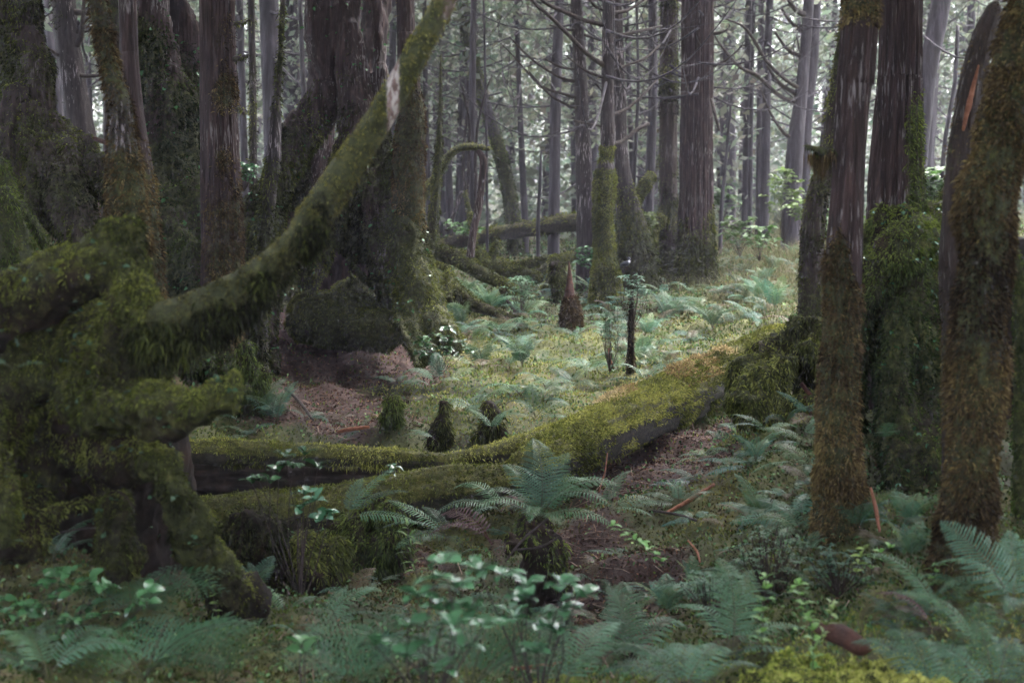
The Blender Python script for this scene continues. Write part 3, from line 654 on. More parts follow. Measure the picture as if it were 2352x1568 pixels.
branches(tF, [[(540, 55, 8.8, 5), (560, 52, 8.7, 3), (572, 46, 8.6, 2)], [(540, 136, 8.8, 8), (556, 132, 8.7, 5), (570, 126, 8.6, 2)], [(545, 250, 8.8, 5), (557, 251, 8.7, 4), (560, 262, 8.6, 4)]], mossy=.1)
trunk_tree('forest_tree', 'brown furrowed pole trunk with a shaggy foot, right behind the swollen mossy sapling', [(348, 760, 6.6, 34), (338, 560, 6.6, 30), (325, 400, 6.6, 26), (308, 260, 6.6, 22), (297, 130, 6.6, 20), (292, 0, 6.6, 20)], 'bark_red', nseg=48, ridge=.14, moss=(-.25, H(1.3, 2.1, .9)), mosscol=B_, mL=.024, mW=.006, mdens=9000, dz=.022)
# swollen mossy sapling in front
tS = trunk_tree('mossy_sapling', 'crooked sapling pole swollen with shaggy golden moss, rising behind the foreground stump', [(300, 700, 5.2, 40), (298, 560, 5.2, 44), (292, 480, 5.2, 42), (284, 400, 5.2, 38), (282, 310, 5.2, 32), (278, 250, 5.2, 25), (262, 190, 5.2, 22), (247, 130, 5.2, 21), (236, 60, 5.2, 20), (222, 0, 5.2, 19)], 'bark_grey', nseg=40, rough=.22, ridge=.05, moss=(.25, H(1.6, 1.95, .6)), mosscol=B_, mL=.022, mW=.005, mdens=16000, dz=.02, cat='sapling', tone=lambda p: .22 + 0 * p[:, 0])
# rooted stump at the far left edge
t, V, F = o_thing('rooted_stump', 'dark broken trunk on a spreading mossy root skirt at the left edge', 'stump', [
  T((60, 260, 9.2, 60), (52, 160, 9.2, 52), (45, 60, 9.2, 56), (30, -60, 9.2, 60), (20, -300, 9.2, 60)), T((60, 30, 9.0, 38), (20, 0, 9.0, 45), (-60, -60, 9.0, 50)),
  T((75, 80, 9.1, 24), (92, 180, 9.1, 24), (110, 260, 9.1, 26), (150, 310, 9.1, 26), (200, 370, 9.0, 22), (250, 440, 8.9, 22)),
  T((110, 280, 9.1, 40), (130, 360, 9.0, 50), (150, 450, 8.9, 50), (190, 560, 8.8, 40)), T((60, 260, 9, 30), (70, 380, 8.9, 26), (62, 500, 8.8, 28), (55, 640, 8.6, 30)),
  T((20, 200, 9, 30), (10, 340, 8.9, 26), (0, 500, 8.8, 30), (0, 640, 8.6, 30)), T((60, 350, 9.6, 90), (90, 480, 9.6, 110), (90, 640, 9.4, 120))], .022, 'bark_dark', 1, ((.12, .18), (.04, .05)), 25, lo=.25, stops=GB, dens=8000, L=.024, W=.007, bias=-.1)
o_thing('mossy_root', 'bright-edged mossy root leaning down at the left edge, above the foreground stump', 'root', [
  T((-20, 380, 6.5, 26), (20, 430, 6.5, 20), (60, 490, 6.5, 15), (105, 560, 6.5, 12)), T((-10, 440, 6.4, 40), (10, 560, 6.4, 42), (10, 680, 6.4, 44)), T((20, 430, 6.5, 14), (50, 540, 6.4, 16), (62, 660, 6.3, 16))], .014, 'bark_dark', 2, ((.03, .08), (.01, .03)), 26, lo=.5, stops=G, dens=14000, L=.02, W=.005, bias=.05)

# ------------------------------------------------------------------ foreground stump with its long leaning bough
A = 4.0
stump = [
 T((-140, 760, A, 95), (-60, 730, A, 88), (20, 715, A, 76), (90, 680, A, 72), (160, 640, A, 70), (225, 600, A, 66), (262, 550, A, 48), (262, 510, A, 36), n=40, seg=24),
 T((262, 560, A, 60), (292, 545, A - .02, 40), (318, 572, A, 26)),
 T((262, 580, A, 60), (285, 660, A, 58), (300, 740, A, 80), (280, 830, A + .1, 120)),
 blob(P1(150, 790, A + .35), px(200, A), (1.1, .8, .75)), blob(P1(240, 790, A + .15), px(105, A), (1, .8, .8)), blob(P1(30, 850, A + .55), px(170, A), (1, .8, .9)), blob(P1(-120, 900, A + .3), px(230, A), (1, .9, 1.2)),
 T((200, 900, A + .2, 90), (300, 935, A, 62), (380, 940, A - .12, 50), (440, 934, A - .15, 52), (500, 918, A - .15, 58), (545, 908, A - .15, 60), (556, 906, A - .15, 52), n=40, seg=24),
 T((200, 900, A + .4, 110), (240, 1000, A + .4, 100), (300, 1050, A + .3, 66), (370, 1070, A + .2, 42), (410, 1150, A + .2, 40), (450, 1230, A + .35, 45), (500, 1310, A + .5, 50), (560, 1400, A + .7, 60), n=50, seg=24),
 T((240, 1000, A + .5, 90), (262, 1120, A + .4, 50), (275, 1200, A + .3, 42), (285, 1300, A + .35, 50)),
 T((120, 950, A + .5, 120), (60, 1100, A + .5, 90), (20, 1260, A + .4, 80)), T((-60, 950, A + .1, 80), (-20, 1080, A, 50), (-10, 1250, A, 40)),
 T((200, 950, A + 1.0, 200), (230, 1100, A + 1.2, 200), (250, 1300, A + 1.3, 190)),
 T((40, 1160, A + .2, 12), (120, 1175, A + .2, 12), (210, 1150, A + .3, 12)),
]
_und = lambda V: -.25
st, sV, sF = o_thing('foreground_stump', 'great shaggy mossy stump in the left foreground, a blunt stub pointing right', 'stump', stump, .012, 'wood_dark', 2, ((.055, .10), (.022, .03)), 31, lo=.35, hf=lambda V: -1.2 * sstep(4.35, 4.6, V[:, 1]), stops=GB, dens=1, moss=False)
# moss longest below the arms; deep cave walls kept mossless, painting in shade
def up_m(c, n): return (1 - sstep(4.35, 4.6, c[:, 1])) * np.clip(.42 + .9 * n[:, 2] + 1.3 * (fbm(c / .12, 3, 5) - .45), 0, 1)
add_fuzz(st, sV, sF, dens=50000, L=.014, W=.0042, stops=GB, mask=up_m, seed=32, droop=.5, bias=.02, topg=.45, maxn=420000, tone=lambda p: .5 * (fbm(p / .2, 3, 91) - .45))
# bough
bp_ = bez([(300, 765, A + .05, 70), (360, 752, A, 60), (430, 732, A, 55), (520, 686, A, 46), (600, 634, A, 40), (680, 562, A, 37), (720, 500, A, 38), (770, 425, A, 36), (830, 335, A, 34), (900, 225, A, 31), (960, 115, A, 28), (1010, 25, A, 27), (1060, -80, A, 26), (1200, -380, A, 26)])
bV, bF = tube(bp_, 170, 48, rough=.09, ridge=.03, seed=8)
bd = (bV - CAMP); bu = U0 + F_PX * bd[:, 0] / (bd @ FWD)
bare = np.exp(-((bu - 903) / 14) ** 2) * .8 + .35 * sstep(955, 1040, bu)
bo = part('bough', bV, bF, MAT['bough_wood'], st, attrs={'moss': np.clip(.95 - bare * 1.4, 0, 1)}, label='long mossy bough sweeping up to the right with one bare pale patch')
def bm(c, n):
    u = U0 + F_PX * (c[:, 0]) / ((c - CAMP) @ FWD)
    thick = 1 - sstep(640, 760, u) * .35 - sstep(940, 1000, u) * .3
    return np.clip(thick * (.7 + .5 * n[:, 2]) + .5 * (fbm(c / .04, 2, 5) - .5) - 1.2 * np.exp(-((u - 903) / 13) ** 2), 0, 1)
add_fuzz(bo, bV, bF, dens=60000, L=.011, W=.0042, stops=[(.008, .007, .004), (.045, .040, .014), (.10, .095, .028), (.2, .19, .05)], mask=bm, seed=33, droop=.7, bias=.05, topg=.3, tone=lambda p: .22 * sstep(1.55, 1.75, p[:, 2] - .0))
# long hanging moss under the thick end of the bough
q, n_, ar = face_data(bV, bF); cc = q.mean(1); uu = U0 + F_PX * cc[:, 0] / ((cc - CAMP) @ FWD)
w = ar * (n_[:, 2] < .1) * (uu > 310) * (uu < 745) * vis_w(cc, n_, back=-.6) * sstep(.35, .6, fbm(cc / .05, 2, 6)); r_ = np.random.default_rng(5)
idx = r_.choice(len(w), 9000, p=w / w.sum()); hp = cc[idx] + r_.normal(0, .014, (9000, 3))
hang = (1.0 - .5 * sstep(480, 745, uu[idx])) * (.4 + 1.2 * vn(hp / .035, 9))
hv, hf_, hc = blades(hp, n_[idx] * .3, .034 * hang, .0055, .9, .6, GB, fbm(hp / .1, 2, 8) * 1.0 - .4, seed=4)
part('hanging_moss', hv, hf_, MAT['moss'], bo, col=hc, smooth=False)

# ------------------------------------------------------------------ fallen logs in the middle
def log(name, label, pp, mat='log_mossy', nseg=56, ring=150, rough=.12, ridge=.10, stops=Y, dens=13000, L=.022, W=.006, lo=.2, seed=40, und=.9, thing_=None, bias=0.0, tone=None, cat='log', th=0.0):
    V, F = tube(bez(pp), ring, nseg, rough=rough, ridge=ridge, rk=2.4, rf=1.2, seed=seed)
    c0 = V.mean(0); c0[2] = V[:, 2].min(); t = thing_ or thing(name, label, cat, c0)
    rg = V[:ring * nseg].reshape(ring, nseg, 3); nz = ((rg - rg.mean(1, keepdims=True))[..., 2] / (np.linalg.norm(rg - rg.mean(1, keepdims=True), axis=2) + 1e-6)).reshape(-1); nz = np.append(nz, [0, 0])
    am = np.clip(.1 + und * sstep(-.1 + th, .35 + th, nz) + (fbm(V / .2, 3, seed) - .5) * 1.4, 0, 1)
    part('trunk' if thing_ is None else 'limb', V, F, MAT[mat], t, attrs={'moss': am})
    add_fuzz(t, V, F, dens=dens, L=L, W=W, stops=stops, mask=lambda c, n: np.clip(.06 + und * sstep(-.1 + th, .45 + th, n[:, 2]) + (fbm(c / .2, 3, seed) - .5) * 1.4, 0, 1), seed=seed, droop=.35, bias=bias, tone=tone)
    return t
brown_patches = lambda p: -.28 * sstep(.5, .62, fbm(p / .22, 3, 61))
lg = log('fallen_log', 'thick mossy log lying diagonally across the middle, its side bare and dark', [(1800, 795, 9.6, 50), (1720, 830, 9.2, 52), (1600, 890, 8.6, 56), (1500, 937, 8.1, 58), (1400, 987, 7.6, 60), (1320, 1030, 7.25, 60), (1255, 1066, 7.0, 60), (1215, 1088, 6.85, 52)], ring=220, nseg=80, ridge=.26, rough=.08, lo=.0, seed=41, stops=Y, dens=30000, bias=.0, tone=lambda p: .7 * (fbm(p / .18, 3, 44) - .5), und=1.15, th=.18)
lV, lF = tube(bez([(1760, 803, 9.35, 44), (1600, 872, 8.5, 50), (1450, 937, 7.9, 50), (1330, 997, 7.35, 46)]), 120, 50, rough=.15, ridge=.2, seed=4)
add_fuzz(lg, lV, lF, name='pale_moss', dens=9000, L=.022, W=.007, stops=[(.10, .06, .03), (.20, .14, .06), (.34, .26, .12), (.45, .36, .2)], mask=lambda c, n: sstep(.55, .8, n[:, 2]) * sstep(.5, .6, fbm(c / .2, 3, 14)), droop=0, seed=9)
log('', '', [(1420, 965, 7.7, 20), (1330, 985, 7.4, 26), (1250, 1010, 7.15, 26), (1160, 1035, 7.0, 24), (1080, 1050, 6.9, 20), (1000, 1062, 6.85, 16)], seed=42, ring=90, nseg=30, thing_=lg, stops=Y, bias=.1)
lg2 = log('fallen_log', 'slender bright-mossed log lying level from the foreground stump to the diagonal log', [(380, 1030, 6.75, 22), (450, 1036, 6.7, 26), (560, 1040, 6.7, 28), (700, 1046, 6.7, 26), (850, 1050, 6.7, 23), (960, 1056, 6.75, 20), (1060, 1062, 6.8, 14)], seed=43, ring=150, nseg=40, stops=Y, dens=24000, L=.02, W=.005, bias=.12, und=1.5, lo=.5, ridge=.14, rough=.2, tone=lambda p: .5 * (fbm(p / .15, 3, 45) - .5))
uV, uF = tube(bez([(380, 1100, 7.1, 50), (560, 1108, 7.1, 52), (750, 1112, 7.1, 50), (930, 1112, 7.05, 44), (1060, 1105, 7.0, 34)]), 120, 60, rough=.22, ridge=.3, rk=3, rf=1.0, seed=12)
part('rotten_wood', uV, uF, MAT['wood_dark'], lg2, attrs={'moss': mossv(uV, -.45, 3)})
lg3 = log('fallen_log', 'old rotting log sunk low beneath the slender bright-mossed log', [(420, 1200, 6.6, 55), (560, 1190, 6.6, 58), (720, 1180, 6.6, 60), (880, 1158, 6.6, 62), (1020, 1130, 6.6, 60), (1120, 1115, 6.65, 48), (1190, 1100, 6.7, 34)], seed=44, ring=160, nseg=56, stops=GB, dens=12000, bias=.02, tone=lambda p: .45 * sstep(-1.0, -.4, p[:, 0]), lo=.3, ridge=.16, rough=.16)
hl = log('fallen_log', 'high dark fallen log resting across the misty background, left of the knobbly mossy trunk', [(1000, 575, 20, 16), (1060, 552, 20, 17), (1150, 535, 19.5, 17), (1250, 520, 19, 19), (1350, 505, 18.5, 20), (1400, 498, 18.3, 18)], seed=45, ring=90, nseg=24, stops=GB, dens=2500, L=.05, W=.014, bias=-.05, und=.5)
# tangle of mossy limbs right of the giant
tg = thing('mossy_deadfall', 'tangle of mossy fallen limbs beside the right root of the giant', 'deadfall', hit(1100, 660)[0])
for k, pp in enumerate([
  [(985, 575, 13.5, 14), (1040, 590, 13.3, 20), (1100, 625, 13.1, 17), (1150, 650, 13, 14), (1185, 672, 12.9, 9)],
  [(990, 600, 13.8, 10), (1020, 612, 13.6, 11), (1030, 625, 13.6, 8)],
  [(1150, 640, 13, 10), (1156, 675, 12.9, 9), (1150, 710, 12.9, 8)],
  [(1040, 585, 14, 10), (1110, 600, 14.6, 20), (1180, 625, 15, 18), (1240, 640, 15.3, 12)],
  [(1035, 640, 12.6, 9), (1050, 670, 12.5, 15), (1090, 700, 12.4, 15), (1150, 722, 12.3, 10), (1190, 735, 12.3, 5)],
  [(1031, 690, 12.4, 10), (1030, 650, 12.5, 12), (1030, 625, 12.6, 10)],
  [(1080, 600, 14.2, 14), (1100, 590, 14.2, 16), (1120, 610, 14.1, 10)],
  [(1105, 615, 14.4, 11), (1130, 585, 14.4, 10), (1143, 553, 14.4, 6)],
  [(1095, 600, 14.3, 9), (1086, 540, 14.3, 7), (1080, 490, 14.3, 6)],
  [(1120, 620, 17, 10), (1220, 605, 17, 11), (1330, 585, 17, 10), (1400, 560, 17, 9)],
  [(1200, 640, 16, 10), (1290, 600, 16.5, 12), (1370, 560, 17, 10)],
  [(1240, 690, 15, 12), (1270, 640, 15, 16), (1275, 600, 15, 15), (1280, 595, 15, 9)],
  [(1330, 690, 15.5, 8), (1345, 640, 15.5, 9), (1352, 570, 15.5, 8), (1380, 520, 15.5, 7)],
  ]):
    V, F = tube(bez(pp), 40, 18, rough=.16, seed=k)
    lb = part('limb', V, F, MAT['wood_dark'], tg, attrs={'moss': mossv(V, .5, k)})
    add_fuzz(lb, V, F, dens=7500, L=.03, W=.009, stops=GB, mask=lambda c, n: np.clip(.3 + .8 * n[:, 2] + fbm(c / .2, 2, 3) - .3, 0, 1), droop=.4, bias=.06, seed=k)
# bent mossy bough with dark hanging root
bb = thing('bent_bough', 'bent mossy bough arching right, a dark broken root hanging from its end', 'bough', hit(960, 500)[0])
for pp, mt, lo in (([(930, 520, 13, 12), (960, 470, 13, 12), (985, 430, 13, 11), (1010, 395, 13, 10), (1030, 360, 13, 9), (1055, 341, 13, 9), (1090, 338, 13, 8), (1125, 343, 13, 4)], 'bark_grey', .6), ([(1098, 345, 13, 6), (1110, 370, 13, 9), (1106, 420, 13, 8), (1100, 470, 13, 9), (1088, 530, 13, 9), (1080, 590, 13, 10)], 'bark_red', -.2)):
    V, F = tube(bez(pp), 60, 20, rough=.18, seed=len(pp)); o = part('bough' if lo > 0 else 'hanging_root', V, F, MAT[mt], bb, attrs={'moss': mossv(V, lo)})
    if lo > 0: add_fuzz(o, V, F, dens=10000, L=.022, W=.006, stops=Y, mask=lambda c, n: np.clip(.4 + .6 * n[:, 2], 0, 1), bias=-.1)
def pole(name, label, pp, mat='bark_grey', lo=0.0, stops=GB, nseg=16, rough=.14, cat='pole', ring=50, fz=True, L=.022, W=.006, dens=9000, bias=0.0):
    b = bez(pp); 
    V, F = tube(b, ring, nseg, rough=rough, ridge=.05, seed=int(pp[0][0]) % 50); c0 = b[0, :3].copy()
    t = thing(name, label, cat, c0); part('stem', V, F, MAT[mat], t, attrs={'moss': mossv(V, lo, 5)})
    if fz: add_fuzz(t, V, F, dens=dens, L=L, W=W, stops=stops, mask=lambda c, n: sstep(.1, .5, mossv(c, lo, 5)), droop=.5, bias=bias, seed=int(pp[0][0]))
    return t
pole('dead_pole', 'thin dead pole with a tapering tip rising right of the giant, mossy at its foot', [(975, 600, 11.8, 18), (990, 540, 11.8, 14), (1001, 450, 11.8, 10), (1006, 370, 11.8, 9), (1011, 272, 11.8, 5), (1012, 180, 11.8, 3), (1013, 125, 11.8, 1.2)], lo=.3)
for k, (pp, lab) in enumerate([([(1072, 480, 15, 4), (1078, 300, 15, 3.5), (1062, 200, 15, 3)], 'left one of three thin sapling stems behind the bent bough'), ([(1078, 500, 15.2, 4), (1064, 380, 15.2, 3.5), (1075, 230, 15.2, 3)], 'middle one of three thin sapling stems behind the bent bough'), ([(1092, 480, 15, 4.5), (1094, 320, 15, 3), (1110, 230, 15, 2.5), (1130, 172, 15, 1.2)], 'right one of three thin sapling stems, forking up over the bent bough'),
    ([(1060, 440, 17, 4), (1040, 500, 17, 4.5), (1025, 530, 17, 5)][::-1], 'short pale stick leaning right under the bent bough'), ([(1068, 440, 14.5, 4), (1080, 500, 14.5, 7), (1090, 560, 14.5, 8)][::-1], 'mossy stub leaning left behind the dark hanging root')]):
    pole('dead_sapling', lab, pp, lo=-.1 if k < 4 else .6, nseg=8, ring=24, dens=3000, cat='stem')
# trunk pair and knobbly trunk
tb = trunk_tree('forest_tree', 'grey flaking trunk with upturned limbs, knobbly and mossy below, before the high log', [(1392, 650, 14, 34), (1390, 580, 14, 24), (1384, 510, 14, 21), (1388, 450, 14, 24), (1391, 400, 14, 22), (1392, 365, 14, 15), (1396, 320, 14, 17), (1396, 200, 14, 14), (1398, 0, 14, 14)], 'bark_grey', nseg=48, ridge=.12, rough=.12, moss=(-.5, lambda V: 1.35 * (1 - sstep(2.12, 2.24, V[:, 2])) - .9 * np.exp(-((V[:, 2] - 1.98) ** 2) / .003)), mosscol=GB, mL=.026, mW=.008, mdens=13000, dz=.03, crown=0, flare=1.2, tone=lambda p: .14 + 0 * p[:, 0])
branches(tb, [
  [(1390, 58, 14, 6), (1340, 46, 13.9, 5), (1290, 25, 13.8, 5), (1250, 5, 13.7, 4), (1215, -30, 13.6, 3)],
  [(1390, 152, 14, 6.5), (1350, 125, 13.8, 5.5), (1310, 85, 13.6, 5), (1265, 40, 13.4, 4.5), (1225, 5, 13.3, 4), (1190, -40, 13.2, 3)],
  [(1392, 180, 14, 4), (1350, 165, 13.9, 3), (1315, 140, 13.8, 2), (1300, 128, 13.8, 1)],
  [(1386, 291, 14, 3), (1350, 284, 13.9, 2.5), (1320, 278, 13.8, 3)],
  [(1385, 24, 14, 4), (1360, 8, 13.9, 3), (1340, -30, 13.9, 2)],
  [(1404, 85, 14, 5), (1440, 78, 14.1, 4), (1480, 70, 14.2, 4), (1520, 60, 14.4, 2.5)],
  [(1404, 30, 14, 5), (1440, 25, 14.1, 4), (1475, 2, 14.2, 3), (1500, -20, 14.3, 2)],
  [(1406, 165, 14, 4), (1440, 150, 14.1, 3), (1480, 135, 14.2, 3), (1515, 105, 14.4, 2)],
  [(1404, 265, 14, 5), (1440, 250, 14.1, 4), (1480, 215, 14.2, 3), (1512, 180, 14.4, 2)],
  [(1406, 330, 14, 5), (1430, 325, 14.1, 5), (1460, 300, 14.2, 5), (1490, 285, 14.3, 5)]])
for lab, base, k in [('', 0, 0)]:
    t2 = BT[7]   # the broad dark furrowed trunk gets its hooked limbs
    branches(t2, [[(1335, 228, 15.5, 4), (1290, 215, 15.4, 3), (1240, 195, 15.3, 3), (1180, 130, 15.2, 2), (1150, 100, 15.2, 1)], [(1338, 252, 15.5, 4), (1300, 240, 15.4, 3), (1260, 215, 15.3, 3), (1215, 165, 15.2, 2)],
      [(1330, 160, 15.5, 3), (1290, 155, 15.4, 3), (1250, 135, 15.3, 2)], [(1330, 190, 15.5, 4), (1280, 175, 15.4, 3), (1220, 135, 15.3, 3), (1170, 85, 15.2, 1.5)], [(1330, 70, 15.5, 4), (1300, 68, 15.4, 3), (1262, 58, 15.3, 2)],
      [(1342, 80, 15.5, 4), (1365, 88, 15.6, 3), (1385, 95, 15.6, 2)]])
big1 = trunk_tree('forest_tree', 'dark mossy trunk, left one of the big pair right of centre', [(1534, 650, 16.3, 28), (1535, 540, 16.3, 21), (1535, 300, 16.3, 20), (1537, 0, 16.3, 19)], 'bark_dark', nseg=48, ridge=.14, moss=(.05, H(1.2, 2.2, .35)), mosscol=GB, mL=.03, mW=.009, mdens=6000, dz=.03, crown=1)
big2 = trunk_tree('forest_tree', 'stout trunk with streaked rusty bark and mossy foot, right one of the big pair', [(1600, 665, 15.6, 54), (1599, 600, 15.6, 42), (1598, 500, 15.6, 37), (1600, 300, 15.6, 34), (1602, 100, 15.6, 33), (1603, 0, 15.6, 33)], 'bark_red', nseg=120, ridge=.22, moss=(-.35, lambda V: .95 * (1 - sstep(.95, 1.7, V[:, 2])) + .35 * sstep(2.12, 2.2, V[:, 0]) * (1 - sstep(1.6, 2.3, V[:, 2]))), mosscol=GB, mL=.03, mW=.009, mdens=9000, dz=.026, crown=2, flare=1.25)
branches(big2, [[(1640, 78, 15.5, 5), (1660, 74, 15.4, 3), (1672, 66, 15.4, 2)], [(1638, 152, 15.5, 4), (1670, 138, 15.4, 3), (1705, 105, 15.3, 2)], [(1634, 228, 15.4, 4), (1642, 262, 15.3, 4), (1652, 300, 15.3, 3)]])
o_thing('mossy_prop_root', 'mossy root propping the ground between the knobbly trunk and the big pair', 'root', [
  T((1500, 400, 16.6, 12), (1480, 430, 16.5, 14), (1455, 470, 16.4, 14), (1430, 520, 16.3, 18)), T((1520, 500, 16.2, 14), (1490, 540, 16.1, 16), (1462, 600, 16, 16), (1440, 640, 15.9, 14)),
  blob(P1(1440, 590, 17), .3, (1.4, .8, .8)), blob(P1(1500, 590, 17), .28, (1, .8, .9))], .03, 'wood_dark', 2, ((.05, .15), (.015, .05)), 51, lo=.45, stops=GB, dens=6000, L=.03, W=.009, bias=.1)
# limbs on the hooked-limb tree at right
branches(BT[18], [[(1850, 35, 19, 7), (1830, 25, 18.8, 6), (1815, 5, 18.6, 5), (1800, -25, 18.5, 4)], [(1838, 205, 19, 5), (1800, 180, 18.7, 4.5), (1760, 140, 18.4, 4), (1730, 90, 18.2, 4), (1705, 60, 18, 3), (1660, 40, 17.8, 2), (1630, 15, 17.7, 1.5)],
  [(1830, 235, 19, 6), (1790, 220, 18.8, 5), (1740, 175, 18.5, 5), (1700, 155, 18.3, 4), (1660, 110, 18.2, 3), (1640, 80, 18.1, 2)], [(1832, 220, 19, 5), (1790, 190, 18.9, 4), (1760, 150, 18.8, 3)], [(1845, 75, 19, 5), (1815, 50, 18.9, 4), (1795, 20, 18.8, 3)],
  [(1840, 130, 19, 5), (1810, 115, 18.9, 4), (1780, 75, 18.8, 3)], [(1828, 320, 19, 5), (1800, 305, 18.9, 4), (1770, 260, 18.8, 3), (1745, 200, 18.7, 2)]])
branches(BT[26], [[(170, 115, 13, 8), (185, 85, 12.9, 7), (190, 40, 12.8, 5), (193, 0, 12.8, 4)], [(170, 170, 13, 6), (200, 175, 12.9, 5), (235, 172, 12.8, 4)], [(170, 28, 13, 8), (195, 30, 12.9, 6), (225, 22, 12.8, 4)], [(175, 75, 13, 4), (200, 72, 12.9, 3), (228, 60, 12.8, 3)], [(150, 135, 13, 5), (130, 125, 12.9, 4), (112, 112, 12.8, 3)]], mat='twig')

# ------------------------------------------------------------------ right foreground
rf1 = trunk_tree('forest_tree', 'near reddish trunk furred with brown moss on its lower half, right foreground', [(1930, 1150, 5.15, 56), (1926, 1060, 5.0, 48), (1925, 900, 5.0, 45), (1934, 750, 5.0, 40), (1938, 600, 5.0, 39), (1946, 450, 5.0, 36), (1954, 300, 5.0, 35), (1966, 150, 5.0, 38), (1980, 0, 5.0, 40)], 'bark_red', nseg=96, ridge=.12, rough=.06, moss=(-.3, lambda V: 1.1 * (1 - sstep(1.30, 1.50, V[:, 2] - .1 * np.sin(V[:, 0] * 40))) + .9 * sstep(2.18, 2.28, V[:, 2])), mosscol=B_, mL=.019, mW=.006, mdens=24000, dz=.014, tone=lambda p: .05 + .12 * (1 - sstep(1.2, 1.26, p[:, 0])))
branches(rf1, [[(1915, 355, 5, 14), (1890, 350, 4.95, 12), (1866, 340, 4.9, 6), (1850, 335, 4.9, 4)]], mat='twig', mossy=.6)
hp = P1(np.full(900, 1888.) + rng.normal(0, 11, 900), np.full(900, 352.), np.full(900, 4.95)) + rng.normal(0, .006, (900, 3))
hv, hf_, hc = blades(hp, np.tile([0, 0, -1.], (900, 1)), .05 * (.2 + 1.1 * vn(hp / .02, 4)), .004, 1.5, .3, B_, np.full(900, .5), seed=3)
part('hanging_moss', hv, hf_, MAT['moss'], rf1, col=hc, smooth=False)
rf2 = trunk_tree('forest_tree', 'wide dark red trunk with vertical pale streaks rising from the cave-footed stump', [(2062, 640, 6.3, 66), (2060, 520, 6.3, 63), (2060, 380, 6.3, 56), (2066, 200, 6.3, 47), (2070, 0, 6.3, 44)], 'bark_red', nseg=96, ridge=.2, moss=(-.35, lambda V: .9 * sstep(1.68, 1.74, V[:, 0]) * (1 - sstep(2.0, 2.35, V[:, 2]))), mosscol=G, mL=.02, mW=.006, mdens=12000, dz=.02, sink=-.1)
t, V_cs, F_cs = o_thing('cave_stump', 'bulky mossy stump with a black cave opening, behind the near reddish trunk', 'stump', [
  T((2070, 520, 6.3, 80), (2085, 640, 6.2, 100), (2100, 760, 6.1, 90), (2110, 900, 6.0, 75), (2110, 1050, 5.8, 80), (2110, 1180, 5.6, 90)),
  T((2010, 600, 6.0, 45), (2000, 680, 6.0, 40), (1990, 760, 6.1, 28), (1965, 860, 6.1, 22), (1950, 1000, 6.0, 26)), T((2150, 560, 6.2, 50), (2185, 680, 6.1, 45), (2200, 820, 6.0, 40), (2190, 1000, 5.9, 45), (2170, 1180, 5.6, 60)),
  T((2050, 700, 6.0, 40), (2065, 820, 5.9, 30), (2060, 950, 5.8, 36), (2070, 1120, 5.6, 50)), T((2000, 640, 6.9, 90), (2010, 800, 7.1, 110), (2020, 960, 7.1, 110)), T((2130, 540, 6.4, 60), (2170, 500, 6.5, 50), (2200, 540, 6.6, 40)),
  T((2030, 610, 5.95, 40), (2080, 570, 6.0, 45), (2140, 560, 6.05, 45))], .016, 'wood_dark', 1, ((.08, .13), (.03, .04)), 61, lo=.35, stops=G, dens=16000, L=.02, W=.006, bias=-.2, stretch=.35, tone=lambda p: .5 * sstep(1.15, 1.4, p[:, 2]) - .05)
rf3 = trunk_tree('forest_tree', 'near crooked trunk thickly furred in brown and green moss at the right edge', [(2215, 1230, 4.4, 66), (2224, 1150, 4.3, 58), (2234, 1000, 4.3, 54), (2246, 850, 4.3, 62), (2246, 720, 4.3, 56), (2262, 620, 4.3, 58), (2268, 540, 4.3, 62), (2262, 460, 4.3, 66), (2290, 370, 4.3, 54), (2316, 280, 4.3, 60), (2342, 190, 4.3, 58), (2362, 100, 4.3, 64), (2392, 0, 4.3, 68)], 'bark_grey', nseg=110, ridge=.05, rough=.2, moss=(.45,), mosscol=B_, mL=.02, mW=.006, mdens=30000, dz=.012, tone=lambda p: .15 * (fbm(p / .2, 2, 3) - .3) * 2)
pole('burnt_snag', 'black burnt snag with an orange split leaning behind the furry right trunk', [(2200, 1180, 5.3, 30), (2190, 900, 5.2, 26), (2185, 640, 5.05, 26), (2198, 460, 5.0, 28), (2206, 374, 5.0, 27), (2215, 272, 5.0, 25), (2237, 170, 5.0, 28), (2262, 80, 5.0, 24), (2283, 20, 5.0, 16), (2290, 4, 5.0, 5)], 'bark_dark', lo=.05, nseg=60, ring=160, rough=.32, cat='snag', stops=B_, L=.016, W=.004)
sv, sf = tube(bez([(2212, 300, 4.955, 3), (2226, 240, 4.95, 7), (2238, 190, 4.95, 5), (2248, 150, 4.955, 2)]), 20, 10, rough=.3)
part('split', sv, sf, MAT['wood_orange'], bpy.data.objects['burnt_snag'], attrs={'moss': sv[:, 0] * 0})
pole('curved_sapling', 'curved bright green mossy stem at the right edge, lower half', [(2318, 540, 4.8, 12), (2335, 620, 4.8, 16), (2345, 720, 4.8, 18), (2350, 850, 4.8, 20), (2352, 1000, 4.8, 24), (2356, 1180, 4.8, 28)][::-1], 'wood_dark', lo=.7, stops=G, nseg=24, ring=70, dens=22000, L=.012, W=.005, cat='stem', bias=.1)
pole('leaning_pole', 'short mossy stem in the gap between the stump and the furry right trunk', [(2110, 1180, 5.2, 10), (2150, 560, 6.6, 22), (2175, 440, 6.8, 14)][1:], 'wood_dark', lo=.7, stops=G, nseg=16, ring=30, dens=12000, cat='stem')
